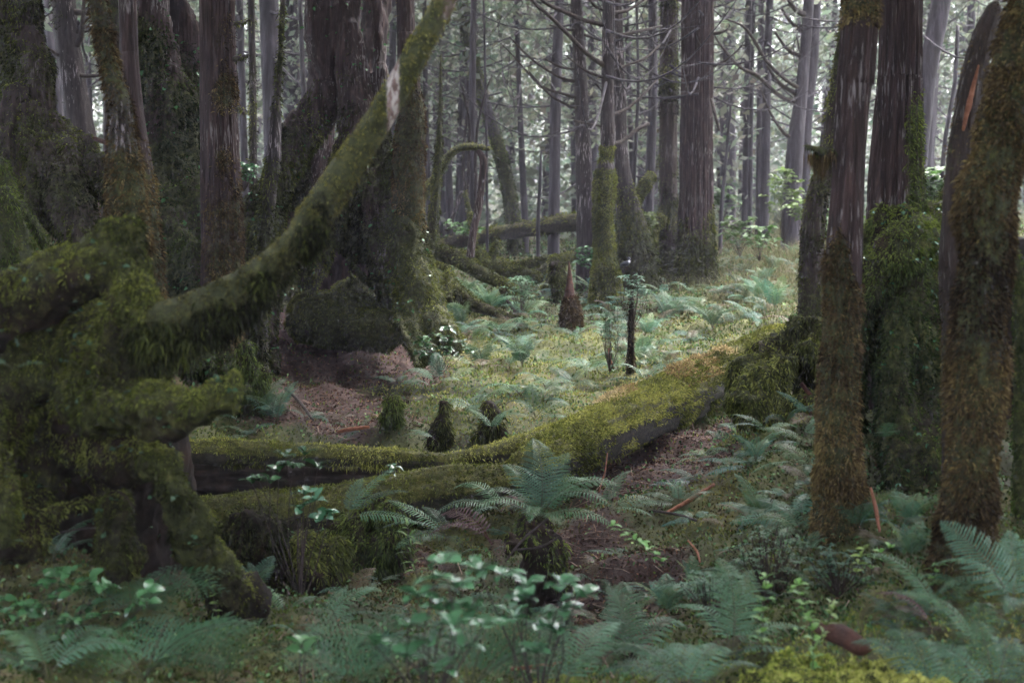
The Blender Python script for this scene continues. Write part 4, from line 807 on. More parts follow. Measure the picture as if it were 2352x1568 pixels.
o_thing('dark_stump', 'black shaded stump at the right edge behind the furry trunk', 'stump', [T((2340, 560, 6.5, 40), (2345, 700, 6.4, 55), (2340, 850, 6.3, 60), (2330, 1000, 6.2, 70), (2320, 1130, 6.0, 90)), T((2260, 900, 6.8, 60), (2290, 1050, 6.6, 90))], .022, 'wood_dark', 2, ((.04, .1), (.012, .03)), 62, lo=-.05, stops=G, dens=6000, bias=-.25)
trunk_tree('forest_tree', 'leaning dark trunk with a mossy left edge, just behind the near reddish trunk', [(1868, 520, 9.5, 26), (1905, 360, 9.5, 22), (1925, 220, 9.5, 20), (1945, 80, 9.5, 18), (1955, 0, 9.5, 18)], 'bark_dark', nseg=32, ridge=.12, moss=(.1,), mosscol=GB, mL=.024, mW=.007, mdens=8000, dz=.03)
# upturned root mass at the right end of the diagonal log
o_thing('root_mass', 'ragged mossy root mass at the right end of the diagonal log', 'root mass', [
  T((1925, 745, 7.2, 38), (1860, 775, 7.2, 44), (1800, 815, 7.2, 50), (1755, 860, 7.1, 50), (1725, 905, 7.0, 36), (1690, 930, 6.9, 26)), T((1900, 800, 7.3, 50), (1880, 860, 7.6, 55), (1890, 960, 7.6, 60)),
  T((1760, 850, 6.95, 26), (1755, 900, 6.9, 22), (1740, 950, 6.85, 20)), T((1800, 830, 6.95, 20), (1795, 890, 6.9, 15), (1800, 940, 6.9, 10)), T((1705, 910, 6.9, 36), (1740, 950, 6.85, 26), (1800, 975, 6.8, 22)),
  T((1900, 905, 6.9, 14), (1850, 925, 6.9, 13), (1800, 925, 6.9, 16), (1750, 930, 6.9, 20)), T((1850, 900, 7.0, 14), (1860, 960, 6.9, 16), (1870, 1020, 6.8, 20)), T((1840, 780, 7.0, 30), (1880, 830, 7.0, 18), (1900, 880, 7.0, 12))], 0.014, 'wood_dark', 1, ((.13, .16), (.05, .06)), 63, lo=.5, stops=GB, dens=14000, L=.026, W=.007, bias=.1, droop=.9)
branches(bpy.data.objects['root_mass'], [[(1840, 880, 6.85, 5), (1860, 905, 6.85, 5), (1880, 915, 6.85, 3)], [(1848, 910, 6.85, 4), (1862, 950, 6.82, 4), (1872, 985, 6.8, 3)]], mat='wood_red', name='bare_root')
# stubs and spikes on the meadow
pole('pointed_stump', 'pointed rust-red splinter of a stump with a shaggy brown base, on the fern floor', [(1313, 760, 12.4, 24), (1312, 735, 12.4, 21), (1311, 700, 12.4, 15), (1309, 670, 12.4, 11), (1308, 630, 12.4, 5), (1307, 600, 12.4, 1)], 'wood_red', lo=-.9, fz=False, rough=.2, nseg=24, cat='stump')
cV, cF = tube(bez([(1313, 765, 12.4, 24), (1312, 735, 12.4, 23), (1311, 700, 12.4, 17), (1310, 680, 12.4, 12)]), 20, 24, rough=.15)
add_fuzz(bpy.data.objects['pointed_stump'], cV, cF, dens=20000, L=.03, W=.008, stops=B_, droop=.5, bias=-.15)
pole('stick_stub', 'thin upright mossy stick stub in the ferns, left of the diagonal log', [(1448, 858, 9.9, 10), (1449, 800, 9.9, 8), (1450, 740, 9.9, 8), (1451, 690, 9.9, 5), (1451, 668, 9.9, 2)], 'wood_dark', lo=.2, stops=B_, nseg=14, dens=12000, cat='stub', rough=.25)
def knob(label, u, v, d, w, h, stops=GB, bias=0.0, seed=0, L_=.034):
    b = P1(u, v, d); r = px(w / 2, d); hh = px(h, d)
    qk = np.random.default_rng(seed * 7 + 1); ms = [tube(np.array([(b[0], b[1], b[2] - .25, r * 1.1), (b[0], b[1], b[2] + hh * .2, r * .8), (b[0] + r * qk.uniform(-.3, .3), b[1], b[2] + hh * .6, r * .55), (b[0] + r * qk.uniform(-.3, .3), b[1], b[2] + hh * .9, r * .6)]), 14, 20, rough=.35)]
    for _ in range(9):
        hz_ = qk.uniform(0, 1); an = qk.uniform(0, 6.28); ro = r * qk.uniform(.4, 1.0) * (1.35 - .7 * hz_); ms.append(blob((b[0] + math.cos(an) * ro, b[1] + math.sin(an) * ro, b[2] + hh * (hz_ * .95 - .1)), r * qk.uniform(.22, .55), (1, 1, qk.uniform(.6, 1.5)), 12))
    return o_thing('mossy_hummock', label, 'stump', ms, .012, 'wood_dark', 1, ((.08, .10), (.05, .04)), 70 + seed, lo=.1, stops=stops, dens=26000, L=L_, W=.006, droop=1.0, bias=bias, spread=.9)
knob('small shaggy stump capped with ferns, left one of three knobs above the level log', 908, 985, 8.3, 36, 60, G, .15, seed=1)
knob('dark-sided shaggy stump, middle one of three knobs above the level log', 1015, 1000, 8.1, 34, 84, GB, .15, seed=2)
knob('round bushy brown moss ball, right one of three knobs above the level log', 1135, 1000, 8.1, 54, 66, GB, .1, seed=3)
knob('mossy post stump standing under the high fallen log', 1285, 690, 14.6, 34, 90, seed=4)
knob('ragged mossy stub carrying the tall spreading fern', 1240, 1250, 5.75, 120, 30, G, 0.2, seed=5, L_=.022)
knob('dark green hump near the old rotting log', 860, 1240, 6.0, 150, 60, G, -.2, seed=6)
knob('mossy hump leaning over the black pit, lower left', 720, 1310, 5.6, 150, 60, GB, -.1, seed=7)
knob('mossy hump below the sloping foot of the foreground stump', 560, 1270, 5.5, 150, 60, GB, 0, seed=8)
# steep mossy bank left of the brown path
knob('green-crusted stump at the left edge of the brown path', 570, 970, 8.6, 70, 200, G, .05, seed=9)

# ------------------------------------------------------------------ ground cover (uncountable)
gq, gn_, gar = face_data(GV, [GF]); gc = gq.mean(1); gd = np.linalg.norm(gc - CAMP, axis=1)
gvis = vis_w(gc, gn_, margin=650, back=-.5)
flip = gn_[:, 2] < 0; gn_[flip] *= -1
gso = soil(gc)
def uvof(p):
    d = p - CAMP; z = np.maximum(d @ FWD, .3); return U0 + F_PX * d[:, 0] / z, V0 - F_PX * (d @ UP) / z
gu, gvv = uvof(gc)
def gsample(w, k, seed):
    r = np.random.default_rng(seed); w = np.where(gvis, w, 0); idx = r.choice(len(w), k, p=w / w.sum())
    a = r.random(k)[:, None]; b = r.random(k)[:, None]; Q = gq[idx]
    return (Q[:, 0] * (1 - a) + Q[:, 1] * a) * (1 - b) + (Q[:, 3] * (1 - a) + Q[:, 2] * a) * b, gn_[idx], idx
def stuff(name, V, F, mat, col, label, cat):
    o = part(name, V, F, MAT[mat], None, col=col, smooth=False, kind='stuff'); o['label'] = label; o['category'] = cat; return o
near_w = gar / gd ** 1.7
meadow = np.exp(-(((gc[:, 0] - .6) / 1.9) ** 2 + ((gc[:, 1] - 9.8) / 2.2) ** 2)) 
corner = np.exp(-(((gc[:, 0] - 1.0) / .8) ** 2 + ((gc[:, 1] - 3.9) / .45) ** 2))
zone = np.clip(meadow * 1.5 + corner * 1.4, 0, 1)
p, n_, idx = gsample(near_w * (1 - .88 * gso) * (gd < 26), 420000, 1)
dd = gd[idx]; zz = zone[idx]; t = fbm(p / .28, 3, 12) * 1.5 - .25
LL = (.010 + .0019 * dd)
r_ = np.random.default_rng(2)
V1, F1, c1 = blades(p, n_, LL, LL * .36, -.1, .55, G, t - .12, seed=12)
_, _, c2 = blades(p, n_, LL, LL * .36, -.1, .55, SP, t + .12, seed=12)
_, _, c3 = blades(p, n_, LL, LL * .36, -.1, .55, B_, t, seed=12)
z4 = np.repeat(zz, 4)[:, None]; bmix = np.repeat(sstep(.5, .7, fbm(p / .9, 3, 66)) * .7, 4)[:, None]
cc_ = 1.15 * (c1 * (1 - bmix) + c3 * bmix) * (1 - z4) + c2 * z4
stuff('moss_carpet', V1, F1, 'moss', cc_, 'uneven carpet of green and yellow moss over the forest floor', 'moss')
p, n_, idx = gsample(near_w * (gso + .10) * (gd < 20), 75000, 3)
LL = .012 + .0016 * gd[idx]
V1, F1, c1 = blades(p + n_ * .006, n_ * .15, LL, LL * .28, 0, 1.0, [(.02, .010, .009), (.05, .025, .020), (.10, .05, .034), (.2, .11, .07)], np.full(len(p), .42), jit=.3, seed=13)
p2, n2, i2 = gsample(near_w * (gso + .04) * (gd < 18), 5200, 33); r3 = np.random.default_rng(44); a3 = r3.uniform(0, 6.28, len(p2)); d3 = np.stack([np.cos(a3), np.sin(a3), r3.normal(0, .12, len(p2))], 1); s3 = np.cross(d3, [0, 0, 1.]); l3 = (.05 + .006 * gd[i2]) * r3.uniform(.4, 1.6, len(p2)); w3 = (.0012 + .0003 * gd[i2])[:, None]; q3 = p2 + [0, 0, .012]
V2 = np.stack([q3 - s3 * w3, q3 + s3 * w3, q3 + d3 * l3[:, None] + s3 * w3 * .5, q3 + d3 * l3[:, None] - s3 * w3 * .5], 1).reshape(-1, 3); c2_ = np.repeat(pal(r3.random(len(p2)), [(.02, .013, .011), (.055, .034, .026), (.13, .08, .055), (.22, .16, .12)]), 4, 0)
V1, F1 = merge([(V1, F1), (V2, np.arange(len(p2))[:, None] * 4 + np.arange(4))]); F1 = F1[0]; c1 = np.vstack([c1, c2_])
stuff('leaf_litter', V1, F1, 'litter', c1, 'brown needles and fallen leaf litter strewn over the bare soil', 'litter')
def strands(p, L, w, stops, seed, lean=.5, bend=.5, tn=.5):
    r = np.random.default_rng(seed); k = len(p); a = r.uniform(0, 6.28, k); ln = r.normal(0, lean, k)
    h = np.stack([np.cos(a), np.sin(a), 0 * a], 1); s = np.stack([-np.sin(a), np.cos(a), 0 * a], 1) 
    s = np.cross(h, [0, 0, 1.]); L = L * r.uniform(.5, 1.4, k); pts = []
    for j, tt in enumerate((0, .35, .7, 1)):
        c = p + h * (L * (ln * tt + bend * tt ** 2.2 * np.sign(ln)))[:, None]; c[:, 2] += L * (tt - .35 * bend * tt ** 3)
        ww = (w * (1 - tt * .9))[:, None] if np.ndim(w) else w * (1 - tt * .9)
        pts += [c - s * ww, c + s * ww]
    V = np.stack(pts, 1).reshape(-1, 3); b = np.arange(k)[:, None] * 8
    F = np.concatenate([b + np.array([0, 1, 3, 2]), b + np.array([2, 3, 5, 4]), b + np.array([4, 5, 7, 6])])
    c = pal(np.clip(tn + r.normal(0, .25, k), 0, 1), stops) * r.uniform(.8, 1.2, (k, 1)); return V, F, np.repeat(c, 8, 0)
DRY = [(.03, .045, .016), (.07, .085, .03), (.14, .13, .065), (.26, .21, .14)]
wgr = near_w * np.exp(-(((gu - 1800) / 170) ** 2 + ((gvv - 620) / 90) ** 2)) + near_w * .35 * np.exp(-(((gu - 2180) / 60) ** 2 + ((gvv - 500) / 70) ** 2)) + near_w * .06 * (gd > 14) * (1 - gso)
p, n_, idx = gsample(wgr * (gd < 40), 20000, 4)
V1, F1, c1 = strands(p, .06 + .009 * gd[idx], .0005 + .00012 * gd[idx], DRY, 5, lean=.55, tn=.5)
stuff('grass', V1, F1, 'moss', c1, 'tangle of thin dry and green grass on the right-hand bank', 'grass')
# tiny leafy ground plants
p, n_, idx = gsample(near_w * (1 - .75 * gso) * (gd < 30) * (.25 + vn(gc / .5, 5) ** 2), 60000, 6)
LL = .010 + .0019 * gd[idx]
V1, F1, c1 = blades(p + np.array([0, 0, 1.]) * (r_.random(len(p)) ** 2 * (.02 + .004 * gd[idx]))[:, None], n_ * .5, LL, LL * .6, 0, .8, [(.03, .06, .03), (.06, .12, .05), (.11, .20, .09), (.2, .3, .12)], fbm(p / .4, 2, 5) * 1.3 - .2, seed=15)
stuff('ground_cover', V1, F1, 'moss', c1, 'low leafy ground plants and creepers spread between the ferns', 'ground cover')
# low undergrowth far back closes the view under the crowns
q = np.random.default_rng(31); k = 12000; yy = 24 + 86 * q.random(k); xx = q.uniform(-.45, .45, k) * yy; zz = gz(xx, yy)
base = np.stack([xx, yy, zz + q.random(k) ** 1.8 * (.5 + .034 * yy)], 1)
V1, F1, c1 = sprays(base, 9, .22, .06, 8, spread=.35, droop=.0)
o = stuff('undergrowth', V1, F1, 'foliage', c1 * .6, 'dim low undergrowth at the feet of the distant misty trees', 'undergrowth')

# ------------------------------------------------------------------ ferns
def frond(seed, n=24, wid=.3, a0=62, a1=-25, bip=False, stem=.16, curl=0.0):
    """unit-length frond along +X; returns V, F"""
    q = np.random.default_rng(seed); ts = np.linspace(0, 1, 40); ang = np.radians(a0 + (a1 - a0) * ts ** 1.1)
    dx = np.cos(ang); dz = np.sin(ang); x = np.concatenate([[0], np.cumsum((dx[1:] + dx[:-1]) / 2 / 39)]); z = np.concatenate([[0], np.cumsum((dz[1:] + dz[:-1]) / 2 / 39)])
    y = curl * ts ** 2
    pth = np.stack([x, y, z, .0075 * (1 - .8 * ts)], 1); ms = [tube(pth[::3], 12, 4, cap=False)]
    Vs = []; Fs = []; b = 0
    tt = stem + (1 - stem) * (np.arange(n) + .5) / n
    for i, t in enumerate(tt):
        s = (t - stem) / (1 - stem); l = wid * (np.sin(np.pi * min(1, (s * .86 + .14)) ** .8) ** .75) * (1 - .25 * s) * q.uniform(.88, 1.08)
        c = np.array([np.interp(t, ts, x), np.interp(t, ts, y), np.interp(t, ts, z)]); a = np.interp(t, ts, ang)
        tang = np.array([math.cos(a), 0, math.sin(a)]); nor = np.array([-math.sin(a), 0, math.cos(a)]); w = (1 - stem) / n * .26
        for sg in (1, -1):
            fw = .28 + .5 * s + q.normal(0, .05); dr = tang * fw + np.array([0, sg, 0]); dr /= np.linalg.norm(dr)
            wv = tang * w; dp = q.uniform(.10, .28)
            if not bip:
                p0 = c; p1 = c + dr * l * .45 + nor * l * .05; p2 = c + dr * l * .8 - nor * l * dp * .5; p3 = c + dr * l - nor * l * dp
                Vs += [p0 - wv * .7, p0 + wv * .7, p1 + wv, p1 - wv, p2 + wv * .7, p2 - wv * .7, p3]
                Fs += [(b, b + 1, b + 2, b + 3), (b + 3, b + 2, b + 4, b + 5)]; Fs.append((b + 5, b + 4, b + 6, b + 6)); b += 7
            else:
                m = max(4, int(9 * l / wid))
                for j in range(m):
                    e = (j + .5) / m; pc = c + dr * l * e - nor * l * dp * e ** 2; pl = l * .2 * (1 - e * .85) + .004; pw = l / m * .28
                    for s2 in (1, -1):
                        d2 = tang * s2 + dr * .45; Vs += [pc - dr * pw, pc + dr * pw, pc + d2 * pl * .8 + dr * pw * .5, pc + d2 * pl]
                        Fs.append((b, b + 1, b + 2, b + 3)); b += 4
    V = np.array(Vs); F = np.array(Fs)
    tri = F[:, 2] == F[:, 3]; parts_ = [(V, [F[~tri]] + ([F[tri][:, :3]] if tri.any() else []))]
    Vm, Fm = merge(ms + parts_)
    c = np.ones((len(Vm), 3)); c[:len(ms[0][0])] = (.9, .45, .4); return Vm, Fm, c
FR = {}
def fr_mesh(kind, k):
    key = (kind, k)
    if key not in FR:
        par = {'sword': dict(n=24, wid=.25, a0=58, a1=-38), 'up': dict(n=28, wid=.27, a0=82, a1=15), 'flat': dict(n=22, wid=.24, a0=28, a1=-32), 'lace': dict(n=12, wid=.34, a0=45, a1=-25, bip=True), 'dead': dict(n=18, wid=.22, a0=20, a1=-85)}[kind]
        par = dict(par); par['a0'] += [0, 8, -9, 4][k]; par['a1'] += [0, -12, 8, -5][k]; par['curl'] = [0, .1, -.1, .05][k]
        V, F, c = frond(900 + k + len(kind) * 7, **par); me = build_mesh('frond', V, F, col=c, smooth=False)
        me.materials.append(MAT['dead_fern' if kind == 'dead' else 'lace_fern' if kind == 'lace' else 'fern']); FR[key] = (me, V, F, c)
    return FR[key]
def fern(loc, L, fronds, label, group=None, seed=0, name='fern'):
    """fronds: list of (kind, azimuth deg, tilt deg, length factor)"""
    t = thing(name, label, 'fern', loc, group); t.scale = (L, L, L); q = np.random.default_rng(seed)
    for kind, az, tilt, f in fronds:
        o = bpy.data.objects.new('frond', fr_mesh(kind, int(q.integers(4)))[0]); COL.objects.link(o); o.parent = t
        o.rotation_euler = (q.normal(0, .15), -R(tilt), R(az)); o.scale = (f, f, f)
        if kind == 'dead' and name == 'fern': o['label'] = 'withered purple-brown frond'
    return t
def rosette(n, q, kind='sword', tilt=0, a=0, arc=360):
    return [(kind, a + (i + q.uniform(-.3, .3)) * arc / n, tilt + q.normal(0, 9), q.uniform(.7, 1.1)) for i in range(n)]
# whole small ferns as single meshes for the floor beyond
SM = []
for k in range(8):
    q = np.random.default_rng(700 + k); ms = []; cs = []
    for kd, az, tl, f in rosette([5, 6, 4, 7, 5, 3, 6, 4][k], q, ['sword', 'flat', 'sword', 'up', 'flat', 'sword', 'sword', 'flat'][k], 0, q.uniform(0, 360)):
        _, V, F, c = fr_mesh(kd, int(q.integers(4))); ry = -math.radians(tl); ca, sa = math.cos(ry), math.sin(ry); V = V * f
        V = np.stack([V[:, 0] * ca + V[:, 2] * sa, V[:, 1], -V[:, 0] * sa + V[:, 2] * ca], 1); a = math.radians(az); V = np.stack([V[:, 0] * math.cos(a) - V[:, 1] * math.sin(a), V[:, 0] * math.sin(a) + V[:, 1] * math.cos(a), V[:, 2]], 1)
        ms.append((V, F)); cs.append(c * (np.array([1.3, .5, .55]) if q.random() < .13 else np.array([1, 1, 1]) * q.uniform(.75, 1.2) + np.array([.25, .05, -.15]) * q.normal(0, .8)).clip(.3, 2))
    V, F = merge(ms); me = build_mesh('fern', V, F, col=np.vstack(cs), smooth=False); me.materials.append(MAT['fern']); SM.append(me)
FZ = [  # u range, v range, count, size, label, group
 ((1040, 1480), (690, 790), 30, (.24, .40), 'grey-green fern on the flat floor around the pointed stump', 'ferns around the pointed stump'),
 ((1060, 1420), (790, 960), 20, (.24, .38), 'green fern among yellow moss between the shaggy knobs and the stick stub', 'ferns on the yellow moss'),
 ((1400, 1800), (660, 780), 44, (.24, .40), 'pale fern on the floor between the big trunk pair and the diagonal log', 'ferns beyond the diagonal log'),
 ((1380, 1600), (780, 860), 12, (.2, .3), 'fern close behind the upper half of the diagonal log', 'ferns close behind the diagonal log'),
 ((1640, 1900), (560, 700), 34, (.2, .34), 'small pale fern in the dry grass of the right-hand bank', 'ferns in the dry grass'),
 ((1200, 1520), (600, 690), 30, (.28, .42), 'small fern at the feet of the knobbly trunk and its neighbours', 'ferns at the trunk feet'),
 ((1000, 1200), (700, 830), 10, (.25, .4), 'small fern at the right-hand root of the giant', 'ferns at the giant root'),
 ((460, 860), (955, 1000), 11, (.2, .3), 'fern fringing the back of the level bright-mossed log', 'ferns behind the level log'),
 ((1600, 1880), (950, 1120), 17, (.15, .26), 'fern on the brown slope under the ragged root mass', 'ferns below the root mass'),
 ((1680, 1900), (1120, 1300), 10, (.16, .26), 'small fern on the mossy slope left of the near reddish trunk', 'ferns left of the reddish trunk'),
 ((1950, 2300), (1200, 1330), 12, (.14, .24), 'small dark fern on the floor between the two near right trunks', 'ferns between the near right trunks'),
]
q = np.random.default_rng(77); fk = 0
for (u0, u1), (v0, v1), n, (s0, s1), lab, grp in FZ:
    pts = hit(q.uniform(u0, u1, n), q.uniform(v0, v1, n))
    for pt in pts:
        o = bpy.data.objects.new('fern', SM[int(q.integers(8))]); COL.objects.link(o); o.location = pt + [0, 0, q.uniform(-.02, .03)]; s = q.uniform(s0, s1); o.scale = (s, s, s * q.uniform(.8, 1.15)); o.rotation_euler = (q.normal(0, .15), q.normal(0, .15), q.uniform(0, 6.28))
        o['label'] = lab; o['category'] = 'fern'; o['group'] = grp; fk += 1
def fp(u, v, d): return P1(u, v, d)
for (u0, u1), (v0, v1), n, lab, grp in [((420, 1150), (1380, 1560), 16, 'small fern at the bottom, between the lacy ferns and the glossy shrub', 'small ferns at the bottom left of centre'), ((1250, 1700), (1240, 1540), 20, 'small fern around the puddle at the bottom', 'small ferns round the puddle'), ((1780, 2330), (1360, 1560), 18, 'small fern on the moss of the lower right corner', 'small ferns in the lower right corner'), ((480, 1180), (1215, 1330), 12, 'small fern on the dark ground under the old rotting log', 'small ferns under the rotting log')]:
    for pt in hit(q.uniform(u0, u1, n), q.uniform(v0, v1, n)):
        o = bpy.data.objects.new('fern', SM[int(q.integers(8))]); COL.objects.link(o); o.location = pt; s_ = q.uniform(.10, .2); o.scale = (s_, s_, s_); o.rotation_euler = (q.normal(0, .2), q.normal(0, .2), q.uniform(0, 6.28))
        o['label'] = lab; o['category'] = 'fern'; o['group'] = grp
near_f = [
 # the tall spreading fern at the centre
 (fp(1240, 1196, 5.6), .40, [('up', 95, 5, 1.0), ('up', 70, -2, .85), ('sword', 5, 10, 1.0), ('sword', -40, 5, 1.0), ('flat', -20, 0, .8), ('sword', 180, 10, .8), ('sword', 205, 0, .85), ('flat', 160, 10, .8), ('sword', 40, 10, .9), ('up', 120, -5, .8), ('flat', -75, 10, .75), ('sword', -110, 0, .6)], 'tall spreading blue-green fern in front of the crossing logs, its topmost frond upright', 1),
 (fp(1150, 1175, 5.8), .30, [('flat', 200, 5, 1), ('sword', 150, 10, .9), ('flat', 230, 0, .7), ('dead', 60, 20, .9)], 'fern with one purple frond, left of the tall central fern', 2),
 (fp(1130, 1250, 5.6), .33, [('dead', 150, 45, 1.0), ('dead', 190, 40, .9), ('dead', -80, 20, .7)], 'withered reddish-brown fern hanging below the tall central fern', 3),
 (fp(1030, 1235, 5.7), .30, [('flat', 172, 30, 1.0), ('flat', 195, 12, 1.0), ('flat', 215, 0, .9), ('flat', -70, 0, .55), ('sword', 140, 20, .7)], 'flat pale fern spreading left over the black gap under the old log', 4),
 (fp(800, 1190, 5.6), .29, [('flat', 35, 42, 1), ('flat', 12, 22, .95), ('flat', -5, 0, 1), ('flat', 60, 50, .7)], 'three-fronded fern fanning right beside the leafy sprig before the old log', 5),
 (fp(1400, 1170, 5.9), .26, [('flat', 20, 0, 1), ('sword', 60, 20, 1), ('flat', -30, 0, .8)], 'fern leaning right on the red soil beside the tall central fern', 6),
 (fp(1560, 1160, 6.2), .22, [('flat', 30, 10, 1), ('flat', 190, 0, 1), ('flat', 160, 10, .9), ('sword', 80, 20, .8), ('sword', 110, 15, .8)], 'fern beside the orange twig on the red soil slope', 7),
 (fp(660, 1440, 4.85), .24, [('flat', 135, 30, 1), ('flat', 60, 20, .9), ('flat', 20, 0, .8)], 'striped fern standing over the black pit, lower left', 8),
 (fp(745, 1440, 4.8), .26, [('flat', 35, 26, 1.0), ('flat', 15, 5, .9), ('flat', 70, 40, .7)], 'fern reaching right from the black pit, lower left', 9),
 (fp(120, 1290, 4.7), .22, [('flat', 40, 38, 1), ('flat', 15, 20, .9), ('sword', 90, 10, .8)], 'dark fern in the black hollow at the left, under the stump', 10),
 (fp(300, 1420, 4.2), .34, [('lace', 30, 8, 1.0), ('lace', -5, 5, 1.0), ('lace', 70, 10, .9), ('lace', -45, 0, .8), ('lace', 150, 5, .8), ('lace', 110, 5, .7)], 'broad lacy dark green fern below the foreground stump', 11),
 (fp(330, 1560, 3.7), .36, [('lace', 50, 5, 1.0), ('lace', 10, 10, 1), ('lace', 90, 5, .9), ('lace', 130, 0, .9), ('lace', -30, 5, .8), ('lace', 170, 0, .8)], 'lacy dark fern at the bottom edge, left quarter of the picture', 12),
 (fp(110, 1560, 3.7), .30, [('sword', 100, 5, 1), ('sword', 60, 0, 1), ('sword', 140, 0, 1), ('sword', 20, 0, .9), ('sword', 180, 0, .8)], 'grey-green fern in the bottom left corner', 13),
 (fp(500, 1580, 3.8), .28, [('lace', 60, 20, 1), ('lace', 20, 10, 1), ('lace', 110, 15, .9)], 'small lacy fern at the bottom edge, right of the broad lacy fern', 14),
 (fp(800, 1600, 3.6), .33, [('lace', 110, 25, 1), ('lace', 70, 20, 1), ('lace', 150, 5, .9), ('lace', 30, 5, .9)], 'pale lacy fern at the bottom edge, left of the glossy round-leaved shrub', 15),
 (fp(1080, 1590, 3.5), .38, [('lace', 80, 20, 1), ('lace', 45, 15, 1), ('lace', 115, 10, 1), ('lace', 10, 0, .9), ('lace', 160, 5, .9)], 'large lacy fern behind and below the glossy round-leaved shrub', 16),
 (fp(1290, 1600, 3.7), .33, [('sword', 60, 15, 1), ('sword', 100, 15, 1), ('sword', 20, 5, 1), ('sword', 140, 10, .9)], 'blue-green fern at the bottom edge, right of the glossy shrub', 17),
 (fp(1440, 1540, 4.2), .33, [('up', 75, -5, 1), ('sword', 40, 5, 1), ('up', 110, -8, 1), ('sword', 150, 5, .9), ('sword', 10, 0, .8)], 'upright fern at the right rim of the puddle', 18),
 (fp(1570, 1600, 3.7), .30, [('sword', 90, 0, 1), ('sword', 50, 0, 1), ('sword', 130, 0, 1), ('sword', 10, 0, .9), ('sword', 170, 0, .9)], 'low fern at the bottom edge between the puddle and the yellow moss cushion', 19),
 (fp(1680, 1500, 4.1), .33, [('up', 100, 0, 1), ('sword', 130, 5, .9), ('up', 70, -5, .9), ('sword', 20, 0, .8), ('flat', -20, 0, .7)], 'tall dark fern beside the bright green sprigs', 20),
 (fp(1620, 1400, 5.0), .24, [('sword', 100, 5, 1), ('sword', 50, 0, 1), ('sword', 150, 0, 1), ('flat', 0, 0, .8)], 'bluish fern on the slope right of the puddle', 21),
 (fp(1860, 1270, 5.0), .13, [('flat', 60, 30, 1), ('flat', 130, 20, .9), ('flat', 190, 10, .8), ('sword', 20, 20, .8)], 'small grey fern at the foot of the near reddish trunk', 22),
 (fp(1870, 1340, 4.8), .13, [('flat', 40, 20, 1), ('flat', 150, 20, 1), ('flat', 0, 0, .8)], 'small fern a little below the grey fern at the reddish trunk', 23),
 (fp(2150, 1410, 4.2), .24, [('flat', 140, 38, 1.2), ('flat', 165, 25, .7), ('flat', 110, 30, .7)], 'single broad-leafleted fern frond lying right of centre in the lower right corner', 24),
 (fp(2140, 1440, 4.1), .2, [('dead', 170, 60, 1), ('dead', 150, 40, .8)], 'curled dry purple fern above the red wood chunk', 25),
 (fp(2330, 1400, 3.9), .33, [('up', 110, 5, 1), ('sword', 150, 10, .9), ('sword', 190, 0, .9), ('sword', -110, 0, .7), ('up', 70, 0, .8)], 'dark fern at the right edge, level with the red wood chunk', 26),
 (fp(2240, 1500, 3.8), .28, [('sword', 150, 20, 1), ('sword', 120, 10, .8), ('flat', 200, 5, 1), ('sword', 60, 10, .9), ('flat', 0, 0, .8)], 'fern in the lower right corner right of the yellow moss cushion', 27),
 (fp(2290, 1600, 3.6), .28, [('flat', 90, 30, 1), ('flat', 60, 20, 1), ('flat', 130, 20, 1), ('flat', 30, 10, .9), ('flat', 160, 10, .9)], 'fern in the extreme bottom right corner', 28),
 (fp(2140, 1600, 3.6), .30, [('sword', 100, 10, 1), ('sword', 130, 5, 1), ('sword', 60, 5, .9)], 'fern at the bottom edge, second from the right corner', 29),
 (fp(1130, 990, 7.6), .2, [('flat', 145, 35, 1), ('flat', 30, 35, 1.1), ('flat', 60, 40, .8)], 'dark fern fanning from the crossing of the logs, under the round moss ball', 30),
 (fp(1000, 1010, 7.6), .2, [('flat', 155, 15, .9), ('flat', 175, 5, 1)], 'small fern drooping behind the level log, below the middle shaggy knob', 31),
 (fp(1000, 880, 8.3), .24, [('up', 95, 0, 1), ('sword', 150, 0, .9), ('sword', 175, 5, 1), ('sword', 195, 0, .8), ('flat', 20, 0, .8)], 'fern growing on top of the middle shaggy knob', 32),
 (fp(915, 885, 8.3), .20, [('flat', 150, 10, 1), ('flat', 10, 0, 1), ('sword', 60, 0, .8), ('flat', -30, 0, .9)], 'fern draped over the left shaggy knob', 33),
 (fp(1230, 960, 8.2), .26, [('up', 85, 0, 1), ('sword', 30, 5, 1), ('sword', 140, 5, 1), ('flat', 0, 0, .9), ('flat', 180, 0, .9)], 'fern right of the round moss ball, behind the log crossing', 34),
 (fp(1480, 880, 8.9), .26, [('sword', 20, 10, 1), ('sword', 160, 10, 1.1), ('flat', 180, 0, 1.1), ('sword', 90, 0, .9)], 'arching fern against the back of the diagonal log', 35),
 (fp(30, 850, 3.4), .15, [('flat', 180, 10, 1), ('flat', 15, 10, .55)], 'pale fern tip poking in at the left edge in front of the stump', 36),
 (fp(1850, 1010, 6.3), .22, [('flat', 20, 25, 1), ('flat', 160, 10, 1), ('flat', 40, 30, .9)], 'fern under the overhang of the root mass, by the reddish trunk', 37),
 (fp(1760, 990, 6.6), .2, [('flat', 150, 20, 1), ('flat', 20, 0, 1), ('flat', 190, 10, .9)], 'fern under the middle of the ragged root mass', 38),
 (fp(2030, 1010, 5.2), .12, [('lace', -70, 10, 1), ('lace', -110, 10, 1), ('lace', -90, 40, .9)], 'pale lacy fern clinging to the right side of the near reddish trunk', 39),
]
for loc, L, fr_, lab, sd0 in near_f: fern(loc, L, fr_, lab, seed=sd0)

